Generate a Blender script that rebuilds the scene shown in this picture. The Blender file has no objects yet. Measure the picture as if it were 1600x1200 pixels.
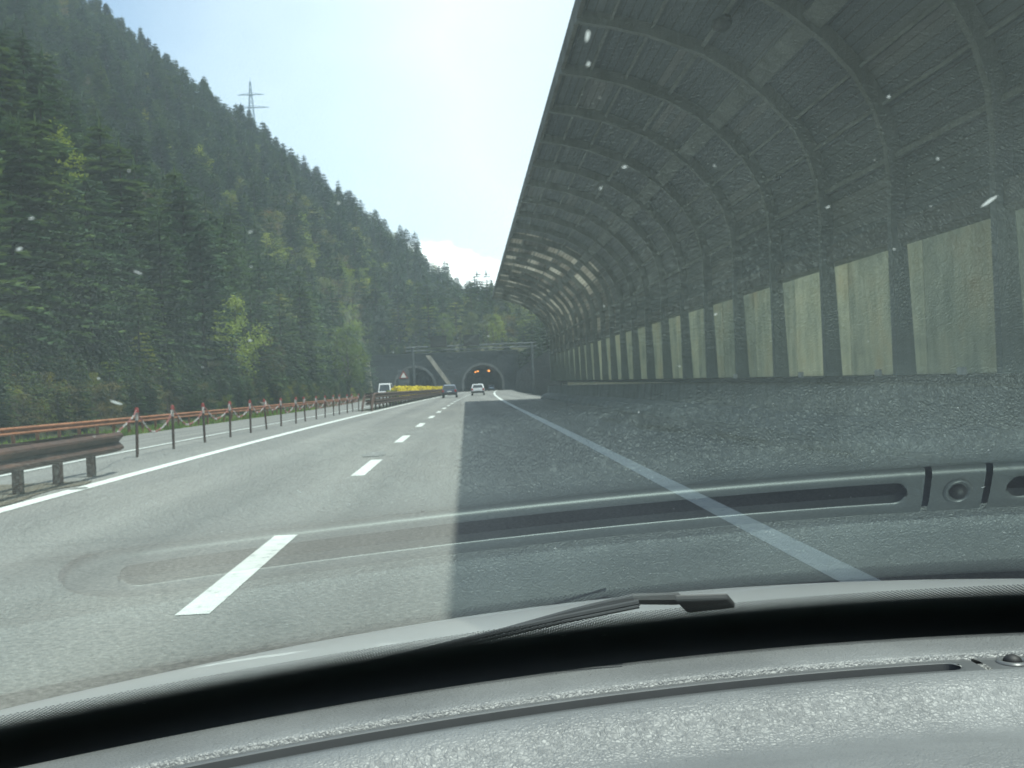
import bpy, bmesh, math, random
from mathutils import Vector, Matrix
R = math.radians
random.seed(7)
scene = bpy.context.scene
COL = scene.collection

# ------------------------------------------------------------------ helpers
class MB:
    """collects faces; build() links them as one mesh object"""
    def __init__(s):
        s.v = []; s.f = []; s.mi = []; s.uv = None
    def add(s, vs, fs, mi=0):
        o = len(s.v); s.v += [tuple(p) for p in vs]
        for f in fs:
            s.f.append(tuple(i + o for i in f)); s.mi.append(mi)
    def box(s, c, d, rz=0.0, mi=0):
        x, y, z = d[0]/2, d[1]/2, d[2]/2
        ca, sa = math.cos(rz), math.sin(rz)
        vs = []
        for sz in (-1, 1):
            for sx_, sy_ in ((-1, -1), (1, -1), (1, 1), (-1, 1)):
                a, b = sx_*x, sy_*y
                vs.append((c[0] + a*ca - b*sa, c[1] + a*sa + b*ca, c[2] + sz*z))
        s.add(vs, [(3, 2, 1, 0), (4, 5, 6, 7), (0, 1, 5, 4), (1, 2, 6, 5), (2, 3, 7, 6), (3, 0, 4, 7)], mi)
    def tube(s, pts, r, n=8, mi=0, r2=None):
        pts = [Vector(p) for p in pts]; m = len(pts)
        vs = []
        for i, p in enumerate(pts):
            t = (pts[min(i+1, m-1)] - pts[max(i-1, 0)]).normalized()
            a = Vector((0, 0, 1)) if abs(t.z) < 0.9 else Vector((1, 0, 0))
            u = t.cross(a).normalized(); w = t.cross(u)
            rr = r if r2 is None else r + (r2 - r)*i/max(1, m-1)
            for k in range(n):
                q = 2*math.pi*k/n
                vs.append(p + u*(rr*math.cos(q)) + w*(rr*math.sin(q)))
        fs = [(i*n + k, i*n + (k+1) % n, (i+1)*n + (k+1) % n, (i+1)*n + k) for i in range(m-1) for k in range(n)]
        fs += [tuple(range(n))[::-1], tuple((m-1)*n + k for k in range(n))]
        s.add(vs, fs, mi)
    def sweep(s, prof, frames, closed=True, cap=True, mi=0):
        """prof: list of (a,b); frames: list of functions (a,b)->point"""
        n = len(prof); m = len(frames); vs = []
        for fr in frames:
            for a, b in prof: vs.append(fr(a, b))
        kk = n if closed else n-1
        fs = [(i*n + k, i*n + (k+1) % n, (i+1)*n + (k+1) % n, (i+1)*n + k) for i in range(m-1) for k in range(kk)]
        if closed and cap:
            fs += [tuple(range(n))[::-1], tuple((m-1)*n + k for k in range(n))]
        s.add(vs, fs, mi)
    def grid(s, nu, nv, fn, mi=0, flip=False):
        vs = [fn(i/(nu-1), j/(nv-1)) for j in range(nv) for i in range(nu)]
        fs = []
        for j in range(nv-1):
            for i in range(nu-1):
                q = (j*nu+i, j*nu+i+1, (j+1)*nu+i+1, (j+1)*nu+i)
                fs.append(q[::-1] if flip else q)
        s.add(vs, fs, mi)
    def mesh(s, name, mats, smooth=False):
        me = bpy.data.meshes.new(name)
        me.from_pydata(s.v, [], s.f)
        for m in (mats if isinstance(mats, (list, tuple)) else [mats]): me.materials.append(m)
        me.polygons.foreach_set('material_index', s.mi)
        if smooth: me.polygons.foreach_set('use_smooth', [True]*len(s.f))
        me.update()
        return me
    def build(s, name, mats, parent=None, smooth=False, bevel=0.0, fix=False):
        me = s.mesh(name, mats, smooth)
        if fix:
            bm = bmesh.new(); bm.from_mesh(me)
            bmesh.ops.recalc_face_normals(bm, faces=bm.faces); bm.to_mesh(me); bm.free()
        o = bpy.data.objects.new(name, me); COL.objects.link(o)
        if parent is not None: o.parent = parent
        if bevel:
            b = o.modifiers.new('bevel', 'BEVEL'); b.width = bevel; b.segments = 2; b.limit_method = 'ANGLE'
        return o

def thing(name, label, cat, loc=(0, 0, 0), rz=0.0, group=None):
    o = bpy.data.objects.new(name, None); COL.objects.link(o)
    o.location = loc; o.rotation_euler = (0, 0, rz); o.empty_display_size = 0.3
    tag(o, label, cat, group); return o
def tag(o, label=None, cat=None, group=None, kind=None):
    if label: o['label'] = label
    if cat: o['category'] = cat
    if group: o['group'] = group
    if kind: o['kind'] = kind
    return o
def dup(root, loc, rz=0.0, sc=None):
    r = root.copy(); COL.objects.link(r); r.location = loc; r.rotation_euler = (0, 0, rz)
    if sc: r.scale = sc
    for ch in root.children:
        c = ch.copy(); COL.objects.link(c); c.parent = r
        for g in ch.children:
            d = g.copy(); COL.objects.link(d); d.parent = c
    return r

# ------------------------------------------------------------------ materials
def new_mat(name):
    m = bpy.data.materials.new(name); m.use_nodes = True
    nt = m.node_tree; p = nt.nodes['Principled BSDF']
    return m, nt, p
def N(nt, t, **kw):
    n = nt.nodes.new(t)
    for k, v in kw.items():
        if k in n.inputs: n.inputs[k].default_value = v
        else: setattr(n, k, v)
    return n
def ramp(nt, fac, stops):
    n = nt.nodes.new('ShaderNodeValToRGB')
    e = n.color_ramp.elements
    while len(e) < len(stops): e.new(0.5)
    for el, (p, c) in zip(e, stops):
        el.position = p; el.color = (*c, 1) if len(c) == 3 else c
    nt.links.new(fac, n.inputs[0]); return n.outputs[0]
def noise(nt, scale, detail=4, rough=0.6, coord='Object', vec=None, stretch=None):
    if vec is None:
        tc = nt.nodes.new('ShaderNodeTexCoord'); vec = tc.outputs[coord]
    if stretch:
        mp = nt.nodes.new('ShaderNodeMapping'); mp.inputs['Scale'].default_value = stretch
        nt.links.new(vec, mp.inputs[0]); vec = mp.outputs[0]
    n = N(nt, 'ShaderNodeTexNoise', Scale=scale, Detail=detail, Roughness=rough)
    nt.links.new(vec, n.inputs['Vector']); return n.outputs['Fac']
def mixc(nt, fac, a, b, mode='MIX'):
    n = nt.nodes.new('ShaderNodeMix'); n.data_type = 'RGBA'; n.blend_type = mode
    for i, x in ((0, fac), (6, a), (7, b)):
        if isinstance(x, (int, float)): n.inputs[i].default_value = x
        elif isinstance(x, tuple): n.inputs[i].default_value = (*x, 1)
        else: nt.links.new(x, n.inputs[i])
    return n.outputs[2]
def math_n(nt, op, a, b=None):
    n = nt.nodes.new('ShaderNodeMath'); n.operation = op
    for i, x in ((0, a), (1, b)):
        if x is None: continue
        if isinstance(x, (int, float)): n.inputs[i].default_value = x
        else: nt.links.new(x, n.inputs[i])
    return n.outputs[0]
def bump(nt, p, h, strength, dist):
    b = N(nt, 'ShaderNodeBump', Strength=strength, Distance=dist)
    nt.links.new(h, b.inputs['Height']); nt.links.new(b.outputs[0], p.inputs['Normal'])
def plain(name, col, rough=0.6, metal=0.0, var=0.25, scale=3.0, spec=0.5, coat=0.0, bmp=0.0):
    m, nt, p = new_mat(name)
    f = noise(nt, scale, 5, 0.65)
    a = tuple(c*(1-var) for c in col); b = tuple(min(1, c*(1+var)) for c in col)
    nt.links.new(ramp(nt, f, [(0.3, a), (0.7, b)]), p.inputs['Base Color'])
    p.inputs['Roughness'].default_value = rough; p.inputs['Metallic'].default_value = metal
    p.inputs['Specular IOR Level'].default_value = spec; p.inputs['Coat Weight'].default_value = coat
    if bmp: bump(nt, p, noise(nt, scale*8, 6, 0.7), bmp, 0.02)
    return m

def asphalt():
    m, nt, p = new_mat('asphalt')
    fine = noise(nt, 26, 3, 0.8)
    big = noise(nt, 0.5, 4, 0.6, stretch=(1, 0.25, 1))
    streak = noise(nt, 1.3, 3, 0.5, stretch=(1, 0.02, 1))
    c1 = ramp(nt, fine, [(0.28, (0.098, 0.098, 0.094)), (0.5, (0.172, 0.171, 0.163)), (0.74, (0.275, 0.27, 0.254))])
    c2 = ramp(nt, big, [(0.3, (0.84, 0.84, 0.84)), (0.7, (1.1, 1.09, 1.06))])
    c3 = ramp(nt, streak, [(0.32, (0.86, 0.86, 0.86)), (0.6, (1.05, 1.05, 1.05))])
    c = mixc(nt, 1.0, mixc(nt, 1.0, c1, c2, 'MULTIPLY'), c3, 'MULTIPLY')
    # worn wheel tracks and the oily middle of the lanes
    sp_ = nt.nodes.new('ShaderNodeSeparateXYZ'); nt.links.new(nt.nodes.new('ShaderNodeTexCoord').outputs['Object'], sp_.inputs[0])
    wob = math_n(nt, 'MULTIPLY', noise(nt, 0.7, 3, 0.5, stretch=(1, .12, 1)), 0.9)
    tr_ = math_n(nt, 'SINE', math_n(nt, 'MULTIPLY', math_n(nt, 'ADD', sp_.outputs[0], wob), 3.36))
    c = mixc(nt, 1.0, c, ramp(nt, math_n(nt, 'ADD', math_n(nt, 'MULTIPLY', tr_, .5), .5), [(0.0, (.90, .90, .90)), (1.0, (1.07, 1.07, 1.06))]), 'MULTIPLY')
    ck = N(nt, 'ShaderNodeTexVoronoi', Scale=0.16); ck.feature = 'DISTANCE_TO_EDGE'
    wv = nt.nodes.new('ShaderNodeVectorMath'); wv.operation = 'MULTIPLY_ADD'; nz = N(nt, 'ShaderNodeTexNoise', Scale=.8, Detail=4.0)
    tc_ = nt.nodes.new('ShaderNodeTexCoord'); nt.links.new(tc_.outputs['Object'], nz.inputs['Vector']); nt.links.new(nz.outputs['Color'], wv.inputs[0]); wv.inputs[1].default_value = (1.6, 1.6, 0); nt.links.new(tc_.outputs['Object'], wv.inputs[2])
    nt.links.new(wv.outputs[0], ck.inputs['Vector'])
    c = mixc(nt, 1.0, c, ramp(nt, ck.outputs['Distance'], [(0.0, (.86, .86, .86)), (0.006, (1, 1, 1))]), 'MULTIPLY')
    nt.links.new(c, p.inputs['Base Color']); p.inputs['Roughness'].default_value = 0.82
    p.inputs['Specular IOR Level'].default_value = 0.35
    bump(nt, p, noise(nt, 60, 3, 0.7), 0.25, 0.01)
    return m
def paint_mark():
    m, nt, p = new_mat('road_paint')
    f = noise(nt, 9, 6, 0.75)
    nt.links.new(ramp(nt, f, [(0.30, (0.27, 0.27, 0.26)), (0.43, (0.56, 0.59, 0.56)), (0.7, (0.68, 0.69, 0.66))]), p.inputs['Base Color'])
    p.inputs['Roughness'].default_value = 0.7
    return m
def ground_mat():
    m, nt, p = new_mat('ground')
    f = noise(nt, 0.35, 6, 0.65); g = noise(nt, 4, 5, 0.7)
    c = ramp(nt, f, [(0.3, (0.028, 0.038, 0.014)), (0.5, (0.05, 0.058, 0.024)), (0.62, (0.075, 0.068, 0.04)), (0.78, (0.15, 0.13, 0.09))])
    c2 = ramp(nt, g, [(0.3, (0.6, 0.6, 0.6)), (0.7, (1.25, 1.25, 1.2))])
    nt.links.new(mixc(nt, 1.0, c, c2, 'MULTIPLY'), p.inputs['Base Color']); p.inputs['Roughness'].default_value = 0.95
    bump(nt, p, noise(nt, 5, 6, 0.75), 0.8, 0.3)
    return m
def foliage(name, dark, mid, light, trans=0.25, nscale=0.35):
    m, nt, p = new_mat(name)
    oi = nt.nodes.new('ShaderNodeObjectInfo')
    f = noise(nt, nscale, 4, 0.7)
    c = ramp(nt, f, [(0.3, dark), (0.52, mid), (0.75, light)])
    tint = ramp(nt, oi.outputs['Random'], [(0.0, (0.65, 0.72, 0.85)), (0.4, (0.95, 0.95, 0.9)), (0.75, (1.15, 1.1, 0.8)), (1.0, (1.6, 1.35, 0.8))])
    c = mixc(nt, 1.0, c, tint, 'MULTIPLY')
    nt.links.new(c, p.inputs['Base Color']); p.inputs['Roughness'].default_value = 0.65
    p.inputs['Specular IOR Level'].default_value = 0.1
    t = nt.nodes.new('ShaderNodeBsdfTranslucent'); nt.links.new(c, t.inputs[0])
    mx = nt.nodes.new('ShaderNodeMixShader'); mx.inputs[0].default_value = trans
    nt.links.new(p.outputs[0], mx.inputs[1]); nt.links.new(t.outputs[0], mx.inputs[2])
    nt.links.new(mx.outputs[0], nt.nodes['Material Output'].inputs[0])
    return m
def rust(name, a, b, c):
    m, nt, p = new_mat(name)
    f = noise(nt, 2.2, 7, 0.75, stretch=(1, 0.5, 2))
    nt.links.new(ramp(nt, f, [(0.3, a), (0.5, b), (0.72, c)]), p.inputs['Base Color'])
    p.inputs['Roughness'].default_value = 0.75; p.inputs['Metallic'].default_value = 0.0; p.inputs['Specular IOR Level'].default_value = 0.25
    bump(nt, p, noise(nt, 40, 4, 0.7), 0.3, 0.004)
    return m
def concrete(name, col, var=0.3):
    m, nt, p = new_mat(name)
    a = noise(nt, 0.8, 6, 0.7); s = noise(nt, 1.6, 5, 0.7, stretch=(1.5, 1.5, 0.12))
    lo = tuple(x*(1-var) for x in col); hi = tuple(x*(1+var) for x in col)
    c = mixc(nt, 1.0, ramp(nt, a, [(0.3, lo), (0.7, hi)]), ramp(nt, s, [(0.3, (0.6, 0.62, 0.6)), (0.6, (1.05, 1.05, 1.05))]), 'MULTIPLY')
    nt.links.new(c, p.inputs['Base Color']); p.inputs['Roughness'].default_value = 0.85
    bump(nt, p, noise(nt, 9, 6, 0.7), 0.3, 0.02)
    return m
def leather():
    m, nt, p = new_mat('dash_leather')
    tc = nt.nodes.new('ShaderNodeTexCoord')
    # warp the coordinates so that the grain wrinkles
    nz = N(nt, 'ShaderNodeTexNoise', Scale=22.0, Detail=3.0, Roughness=0.6)
    nt.links.new(tc.outputs['Object'], nz.inputs['Vector'])
    vm = nt.nodes.new('ShaderNodeVectorMath'); vm.operation = 'MULTIPLY_ADD'
    nt.links.new(nz.outputs['Color'], vm.inputs[0]); vm.inputs[1].default_value = (0.012, 0.012, 0.012)
    nt.links.new(tc.outputs['Object'], vm.inputs[2])
    v = N(nt, 'ShaderNodeTexVoronoi', Scale=330.0); v.feature = 'DISTANCE_TO_EDGE'
    nt.links.new(vm.outputs[0], v.inputs['Vector'])
    v2 = N(nt, 'ShaderNodeTexVoronoi', Scale=110.0); v2.feature = 'DISTANCE_TO_EDGE'
    nt.links.new(vm.outputs[0], v2.inputs['Vector'])
    a = ramp(nt, v.outputs['Distance'], [(0.0, (0, 0, 0)), (0.5, (1, 1, 1))])
    b = ramp(nt, v2.outputs['Distance'], [(0.0, (0, 0, 0)), (0.14, (1, 1, 1))])
    wr = noise(nt, 60, 5, 0.65)
    h = math_n(nt, 'ADD', math_n(nt, 'MULTIPLY', a, 0.6), math_n(nt, 'MULTIPLY', b, 0.3))
    h = math_n(nt, 'ADD', h, math_n(nt, 'MULTIPLY', wr, 0.5))
    big = noise(nt, 7, 4, 0.6)
    nt.links.new(ramp(nt, big, [(0.3, DASH_LO), (0.7, DASH_HI)]), p.inputs['Base Color'])
    p.inputs['Roughness'].default_value = 0.5; p.inputs['Specular IOR Level'].default_value = 0.75
    bump(nt, p, h, 0.85, 0.0010)
    return m
DASH_LO = (0.115, 0.121, 0.124); DASH_HI = (0.18, 0.187, 0.19)

def glass_screen():
    """laminated windscreen: tinted clear sheet whose reflection grows with the angle (two faces)"""
    m, nt, p = new_mat('windscreen_glass'); nt.nodes.remove(p)
    g = nt.nodes.new('ShaderNodeNewGeometry')
    d = nt.nodes.new('ShaderNodeVectorMath'); d.operation = 'DOT_PRODUCT'
    nt.links.new(g.outputs['Incoming'], d.inputs[0]); nt.links.new(g.outputs['Normal'], d.inputs[1])
    c = math_n(nt, 'ABSOLUTE', d.outputs['Value'])
    k = math_n(nt, 'POWER', math_n(nt, 'SUBTRACT', 1.0, c), 4.0)
    f = math_n(nt, 'ADD', math_n(nt, 'MULTIPLY', k, 0.92), 0.08)
    f = math_n(nt, 'MULTIPLY', f, GLASS_GAIN)
    f = math_n(nt, 'MINIMUM', f, 1.0)
    t = nt.nodes.new('ShaderNodeBsdfTransparent'); t.inputs[0].default_value = (0.77, 0.88, 0.86, 1)
    gl = nt.nodes.new('ShaderNodeBsdfGlossy'); gl.inputs['Roughness'].default_value = 0.0
    gl.inputs[0].default_value = (0.84, 1.0, 0.98, 1)
    mx = nt.nodes.new('ShaderNodeMixShader'); nt.links.new(f, mx.inputs[0])
    nt.links.new(t.outputs[0], mx.inputs[1]); nt.links.new(gl.outputs[0], mx.inputs[2])
    # a thin film of dust scatters a little light
    df = nt.nodes.new('ShaderNodeBsdfTranslucent'); df.inputs[0].default_value = (0.8, 0.85, 0.85, 1)
    mx2 = nt.nodes.new('ShaderNodeMixShader')
    dn = noise(nt, 6, 6, 0.7)
    nt.links.new(math_n(nt, 'MULTIPLY', dn, GLASS_DUST), mx2.inputs[0])
    nt.links.new(mx.outputs[0], mx2.inputs[1]); nt.links.new(df.outputs[0], mx2.inputs[2])
    nt.links.new(mx2.outputs[0], nt.nodes['Material Output'].inputs[0])
    return m
GLASS_GAIN = 1.35; GLASS_DUST = 0.012

def frit():
    m, nt, p = new_mat('frit_black')
    p.inputs['Base Color'].default_value = (0.09, 0.095, 0.10, 1); p.inputs['Roughness'].default_value = 0.5
    uv = nt.nodes.new('ShaderNodeTexCoord').outputs['UV']
    sep = nt.nodes.new('ShaderNodeSeparateXYZ'); nt.links.new(uv, sep.inputs[0])
    P = 0.0044
    u, v = math_n(nt, 'DIVIDE', sep.outputs[0], P), math_n(nt, 'DIVIDE', sep.outputs[1], P*0.5)
    row = math_n(nt, 'FLOOR', v)
    u2 = math_n(nt, 'ADD', u, math_n(nt, 'MULTIPLY', row, 0.5))
    du = math_n(nt, 'SUBTRACT', math_n(nt, 'FRACT', u2), 0.5)
    dv = math_n(nt, 'MULTIPLY', math_n(nt, 'SUBTRACT', math_n(nt, 'FRACT', v), 0.5), 0.5)
    dd = math_n(nt, 'SQRT', math_n(nt, 'ADD', math_n(nt, 'MULTIPLY', du, du), math_n(nt, 'MULTIPLY', dv, dv)))
    # radius of the clear hole grows towards the top edge of the band (v = 0 at top, metres downward)
    rad = math_n(nt, 'MAXIMUM', math_n(nt, 'SUBTRACT', 0.38, math_n(nt, 'MULTIPLY', sep.outputs[1], 9.0)), 0.0)
    hole = math_n(nt, 'LESS_THAN', dd, rad)
    tr = nt.nodes.new('ShaderNodeBsdfTransparent'); mx = nt.nodes.new('ShaderNodeMixShader')
    nt.links.new(hole, mx.inputs[0]); nt.links.new(p.outputs[0], mx.inputs[1]); nt.links.new(tr.outputs[0], mx.inputs[2])
    nt.links.new(mx.outputs[0], nt.nodes['Material Output'].inputs[0])
    return m
def gallery_sheet():
    """planks along the road; u = metres round the arch, v = metres along the road"""
    m, nt, p = new_mat('gallery_planking')
    uv = nt.nodes.new('ShaderNodeTexCoord').outputs['UV']
    sep = nt.nodes.new('ShaderNodeSeparateXYZ'); nt.links.new(uv, sep.inputs[0])
    U, V = sep.outputs[0], sep.outputs[1]
    bay = math_n(nt, 'FLOOR', math_n(nt, 'DIVIDE', V, 3.1))
    cu = math_n(nt, 'FLOOR', math_n(nt, 'DIVIDE', U, 0.62))
    cmb = nt.nodes.new('ShaderNodeCombineXYZ'); nt.links.new(cu, cmb.inputs[0]); nt.links.new(bay, cmb.inputs[1])
    w = nt.nodes.new('ShaderNodeTexWhiteNoise'); nt.links.new(cmb.outputs[0], w.inputs[0])
    pl = math_n(nt, 'FLOOR', math_n(nt, 'DIVIDE', U, 0.155))
    c2 = nt.nodes.new('ShaderNodeCombineXYZ'); nt.links.new(pl, c2.inputs[0]); nt.links.new(bay, c2.inputs[1]); c2.inputs[2].default_value = 5
    w2 = nt.nodes.new('ShaderNodeTexWhiteNoise'); nt.links.new(c2.outputs[0], w2.inputs[0])
    f = math_n(nt, 'ADD', math_n(nt, 'MULTIPLY', w.outputs['Value'], 0.75), math_n(nt, 'MULTIPLY', w2.outputs['Value'], 0.25))
    near_tone = ramp(nt, f, [(0.25, (0.135, 0.17, 0.195)), (0.75, (0.18, 0.22, 0.24)), (0.95, (0.28, 0.30, 0.30))])
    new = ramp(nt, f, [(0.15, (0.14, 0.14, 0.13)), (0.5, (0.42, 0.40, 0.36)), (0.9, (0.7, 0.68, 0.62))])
    far = math_n(nt, 'GREATER_THAN', V, 46.0)  # planks past this distance get the paler tones
    c = mixc(nt, far, near_tone, new)
    st = noise(nt, 1.0, 5, 0.7, vec=uv, stretch=(9, 0.35, 1))
    c = mixc(nt, 1.0, c, ramp(nt, st, [(0.3, (0.78, 0.78, 0.78)), (0.7, (1.1, 1.1, 1.1))]), 'MULTIPLY')
    e = math_n(nt, 'ABSOLUTE', math_n(nt, 'SUBTRACT', math_n(nt, 'FRACT', math_n(nt, 'DIVIDE', U, 0.155)), 0.5))
    seam = math_n(nt, 'GREATER_THAN', e, 0.455)
    c = mixc(nt, math_n(nt, 'MULTIPLY', seam, 0.7), c, (0.03, 0.03, 0.03))
    nt.links.new(c, p.inputs['Base Color']); p.inputs['Roughness'].default_value = 0.6
    # thin boards let a little daylight glow through
    t = nt.nodes.new('ShaderNodeBsdfTranslucent'); nt.links.new(c, t.inputs[0])
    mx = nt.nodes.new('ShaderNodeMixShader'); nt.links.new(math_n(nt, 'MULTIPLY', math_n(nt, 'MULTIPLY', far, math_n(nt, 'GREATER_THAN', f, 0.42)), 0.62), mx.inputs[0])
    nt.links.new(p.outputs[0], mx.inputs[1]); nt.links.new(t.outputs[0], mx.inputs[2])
    nt.links.new(mx.outputs[0], nt.nodes['Material Output'].inputs[0])
    return m
def panel_mat():
    m, nt, p = new_mat('translucent_panel')
    tc = nt.nodes.new('ShaderNodeTexCoord'); g = nt.nodes.new('ShaderNodeNewGeometry')
    a = noise(nt, 0.9, 5, 0.65, vec=g.outputs['Position']); b = noise(nt, 3.0, 5, 0.7, vec=g.outputs['Position'], stretch=(1, 1.2, .25))
    oi = nt.nodes.new('ShaderNodeObjectInfo')
    c = ramp(nt, a, [(0.28, (.42, .45, .43)), (0.5, (.56, .58, .53)), (0.66, (.57, .55, .47)), (0.76, (.48, .43, .33))])
    c = mixc(nt, 1.0, c, ramp(nt, b, [(0.3, (.75, .78, .76)), (0.6, (1.05, 1.05, 1.03))]), 'MULTIPLY')
    c = mixc(nt, 1.0, c, ramp(nt, oi.outputs['Random'], [(0, (.75, .78, .78)), (1, (1.1, 1.1, 1.05))]), 'MULTIPLY')
    nt.links.new(c, p.inputs['Base Color']); p.inputs['Roughness'].default_value = .6
    t = nt.nodes.new('ShaderNodeBsdfTranslucent'); nt.links.new(c, t.inputs[0])
    mx = nt.nodes.new('ShaderNodeMixShader'); mx.inputs[0].default_value = .88
    nt.links.new(p.outputs[0], mx.inputs[1]); nt.links.new(t.outputs[0], mx.inputs[2])
    nt.links.new(mx.outputs[0], nt.nodes['Material Output'].inputs[0])
    return m
def chain_mat():
    m, nt, p = new_mat('chain_red_white')
    uv = nt.nodes.new('ShaderNodeTexCoord').outputs['Object']
    sep = nt.nodes.new('ShaderNodeSeparateXYZ'); nt.links.new(uv, sep.inputs[0])
    f = math_n(nt, 'GREATER_THAN', math_n(nt, 'FRACT', math_n(nt, 'DIVIDE', sep.outputs[1], 0.7)), 0.5)
    nt.links.new(mixc(nt, f, (0.26, 0.09, 0.08), (0.36, 0.34, 0.33)), p.inputs['Base Color'])
    p.inputs['Roughness'].default_value = 0.5
    return m
def emit(name, col, s):
    m, nt, p = new_mat(name)
    p.inputs['Base Color'].default_value = (*col, 1); p.inputs['Emission Color'].default_value = (*col, 1)
    p.inputs['Emission Strength'].default_value = s
    return m

M = dict(
    asphalt=asphalt(), paint=paint_mark(), ground=ground_mat(),
    dirt=plain('dry_dirt', (0.10, 0.085, 0.06), 0.95, var=0.6, scale=7, bmp=0.8),
    conifer=foliage('conifer_needles', (0.020, 0.046, 0.024), (0.046, 0.084, 0.038), (0.082, 0.125, 0.048), 0.3),
    yellow=foliage('spring_leaves', (0.10, 0.15, 0.025), (0.19, 0.25, 0.04), (0.29, 0.34, 0.06), 0.4),
    olive=foliage('olive_leaves', (0.06, 0.09, 0.02), (0.13, 0.15, 0.035), (0.22, 0.22, 0.06), 0.35),
    brownleaf=foliage('brownish_buds', (0.07, 0.065, 0.035), (0.12, 0.105, 0.05), (0.19, 0.16, 0.07), 0.3),
    blossom=foliage('yellow_blossom', (0.55, 0.40, 0.02), (0.8, 0.6, 0.03), (0.9, 0.72, 0.08), 0.3),
    bark=plain('bark', (0.07, 0.055, 0.04), 0.9, var=0.4, scale=6, bmp=0.5),
    rust_dark=rust('weathered_steel_dark', (0.028, 0.016, 0.013), (0.06, 0.033, 0.025), (0.13, 0.068, 0.045)),
    rust_orange=rust('weathered_steel_orange', (0.12, 0.05, 0.025), (0.26, 0.105, 0.05), (0.38, 0.17, 0.085)),
    conc=concrete('gallery_concrete', (0.20, 0.21, 0.20)),
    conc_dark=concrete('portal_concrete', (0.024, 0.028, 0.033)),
    conc_light=concrete('pale_stone', (0.36, 0.33, 0.27)),
    steel=plain('grey_steel', (0.085, 0.10, 0.11), 0.6, 0.1),
    rib=concrete('rib_paint', (0.29, 0.325, 0.325), 0.12),
    sheet=gallery_sheet(),
    black=plain('black_plastic', (0.012, 0.012, 0.013), 0.6, var=0.3),
    wiper=plain('wiper_grey', (0.08, 0.085, 0.088), 0.55, var=0.1),
    band=plain('dirty_white_band', (0.34, 0.32, 0.31), 0.6),
    hole=plain('vent_dark', (0.006, 0.006, 0.007), 0.95, var=0.2, spec=0.05),
    vms=plain('sign_black', (0.02, 0.022, 0.025), 0.5),
    chain=chain_mat(), red=plain('red_plastic', (0.22, 0.03, 0.028), 0.5), white=plain('white_plastic', (0.75, 0.75, 0.73), 0.5, var=0.08),
    leather=leather(), glass=glass_screen(), frit=frit(),
    trim=plain('dash_trim', (0.10, 0.105, 0.108), 0.34, var=0.06, scale=30),
    bonnet=plain('silver_white_paint', (0.72, 0.75, 0.75), 0.3, 0.0, var=0.03, scale=2, coat=0.6),
    splat=plain('insect_splat', (0.8, 0.82, 0.82), 0.8, var=0.1),
    carglass=plain('car_glass', (0.03, 0.035, 0.04), 0.08, var=0.1), tyre=plain('tyre', (0.02, 0.02, 0.02), 0.85),
    rim=plain('alloy', (0.45, 0.45, 0.45), 0.35, 0.7), tail=plain('tail_light', (0.35, 0.02, 0.02), 0.25),
    blue=plain('dark_blue_paint', (0.035, 0.05, 0.085), 0.3, 0.2, var=0.05, coat=0.7),
    silver=plain('silver_paint', (0.62, 0.64, 0.65), 0.3, 0.2, var=0.05, coat=0.6),
    pale_blue=plain('pale_blue_paint', (0.30, 0.42, 0.55), 0.35, 0.1, var=0.05, coat=0.5),
    vanwhite=plain('white_paint', (0.78, 0.79, 0.8), 0.35, var=0.04, coat=0.4),
    lamp=emit('sodium_lamp', (1.0, 0.32, 0.06), 2.0), pylon=plain('pylon_steel', (0.22, 0.30, 0.34), 0.5, 0.3),
    rim_conc=concrete('rim_concrete', (0.11, 0.115, 0.115)),
    rock=concrete('rock', (0.22, 0.2, 0.17), 0.5),
)

# ------------------------------------------------------------------ lay of the land
H = 1.22                                     # eye height
def sx(Y): return 7.4e-5*Y*Y if Y > 0 else 0.0
def dip(Y):
    Y = min(Y, 300.0)
    if Y < 10: return 0.0
    if Y < 40: return -0.0052*(Y-10)**2/60.0
    return -0.0052*(Y-25)
def cross(X): return 0.06*max(-9.6, min(0.0, X + 7.6))
def rz(X, Y): return dip(Y) + cross(X - sx(Y))
def XL(Y): return -16.6 + sx(Y)*(1 if Y < 80 else max(-1.0, 1 - (Y-80)/60.0)) - max(0.0, Y-80)*0.004
def rp(X, Y, dz=0.0): return (X + sx(Y), Y, dip(Y) + cross(X) + dz)
P0 = Vector((-420, 330)); P1 = Vector((30, 640))
RN = Vector((-(P1-P0).y, (P1-P0).x)).normalized()
def T(X, Y):
    s0 = sx(min(Y, 300)); base = dip(Y) + cross(X - s0) - 0.06
    h = base
    lim = -20.3 - max(0.0, min(1.0, (Y-100)/180.0))*3.5
    d = lim - X
    if d > 0: h = base + 0.88*d*d/(d + 1.5)
    if Y > 285: 
        pl = 0.88*(-X - 20) + 0.19*(Y - 280)
        h = max(h, pl, 9.0 + 0.10*(Y-286))

    h = min(h, 262.0)
    d2 = X - (8.4 + s0)
    if d2 > 0: h = max(h, base + 1.25*min(d2, 60.0))
    s = (Vector((X, Y)) - P0).dot(RN)
    if s > 0:
        q = Vector((X, Y)) - RN*s; return max(T(q.x, q.y) - .9*s - .5, -30.0) if s > .01 else h
    return max(h, -30.0)
def lin(a, b, st):
    n = max(1, int(round((b-a)/st))); return [a + (b-a)*i/n for i in range(n+1)]
xs = sorted(set([-900, -800, -600] + lin(-500, -100, 12) + lin(-100, -24, 4) + lin(-24, -17, 1) + lin(-17, 6, 1.15) + lin(6, 20, 1) + lin(20, 80, 5) + lin(80, 260, 30) + [400, 640]))
ys = sorted(set([-370, -200, -80] + lin(-40, 284, 4) + [286.0, 287.0] + lin(291, 700, 9) + lin(720, 1000, 40) + [1230]))
g = MB(); nx = len(xs)
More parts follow.
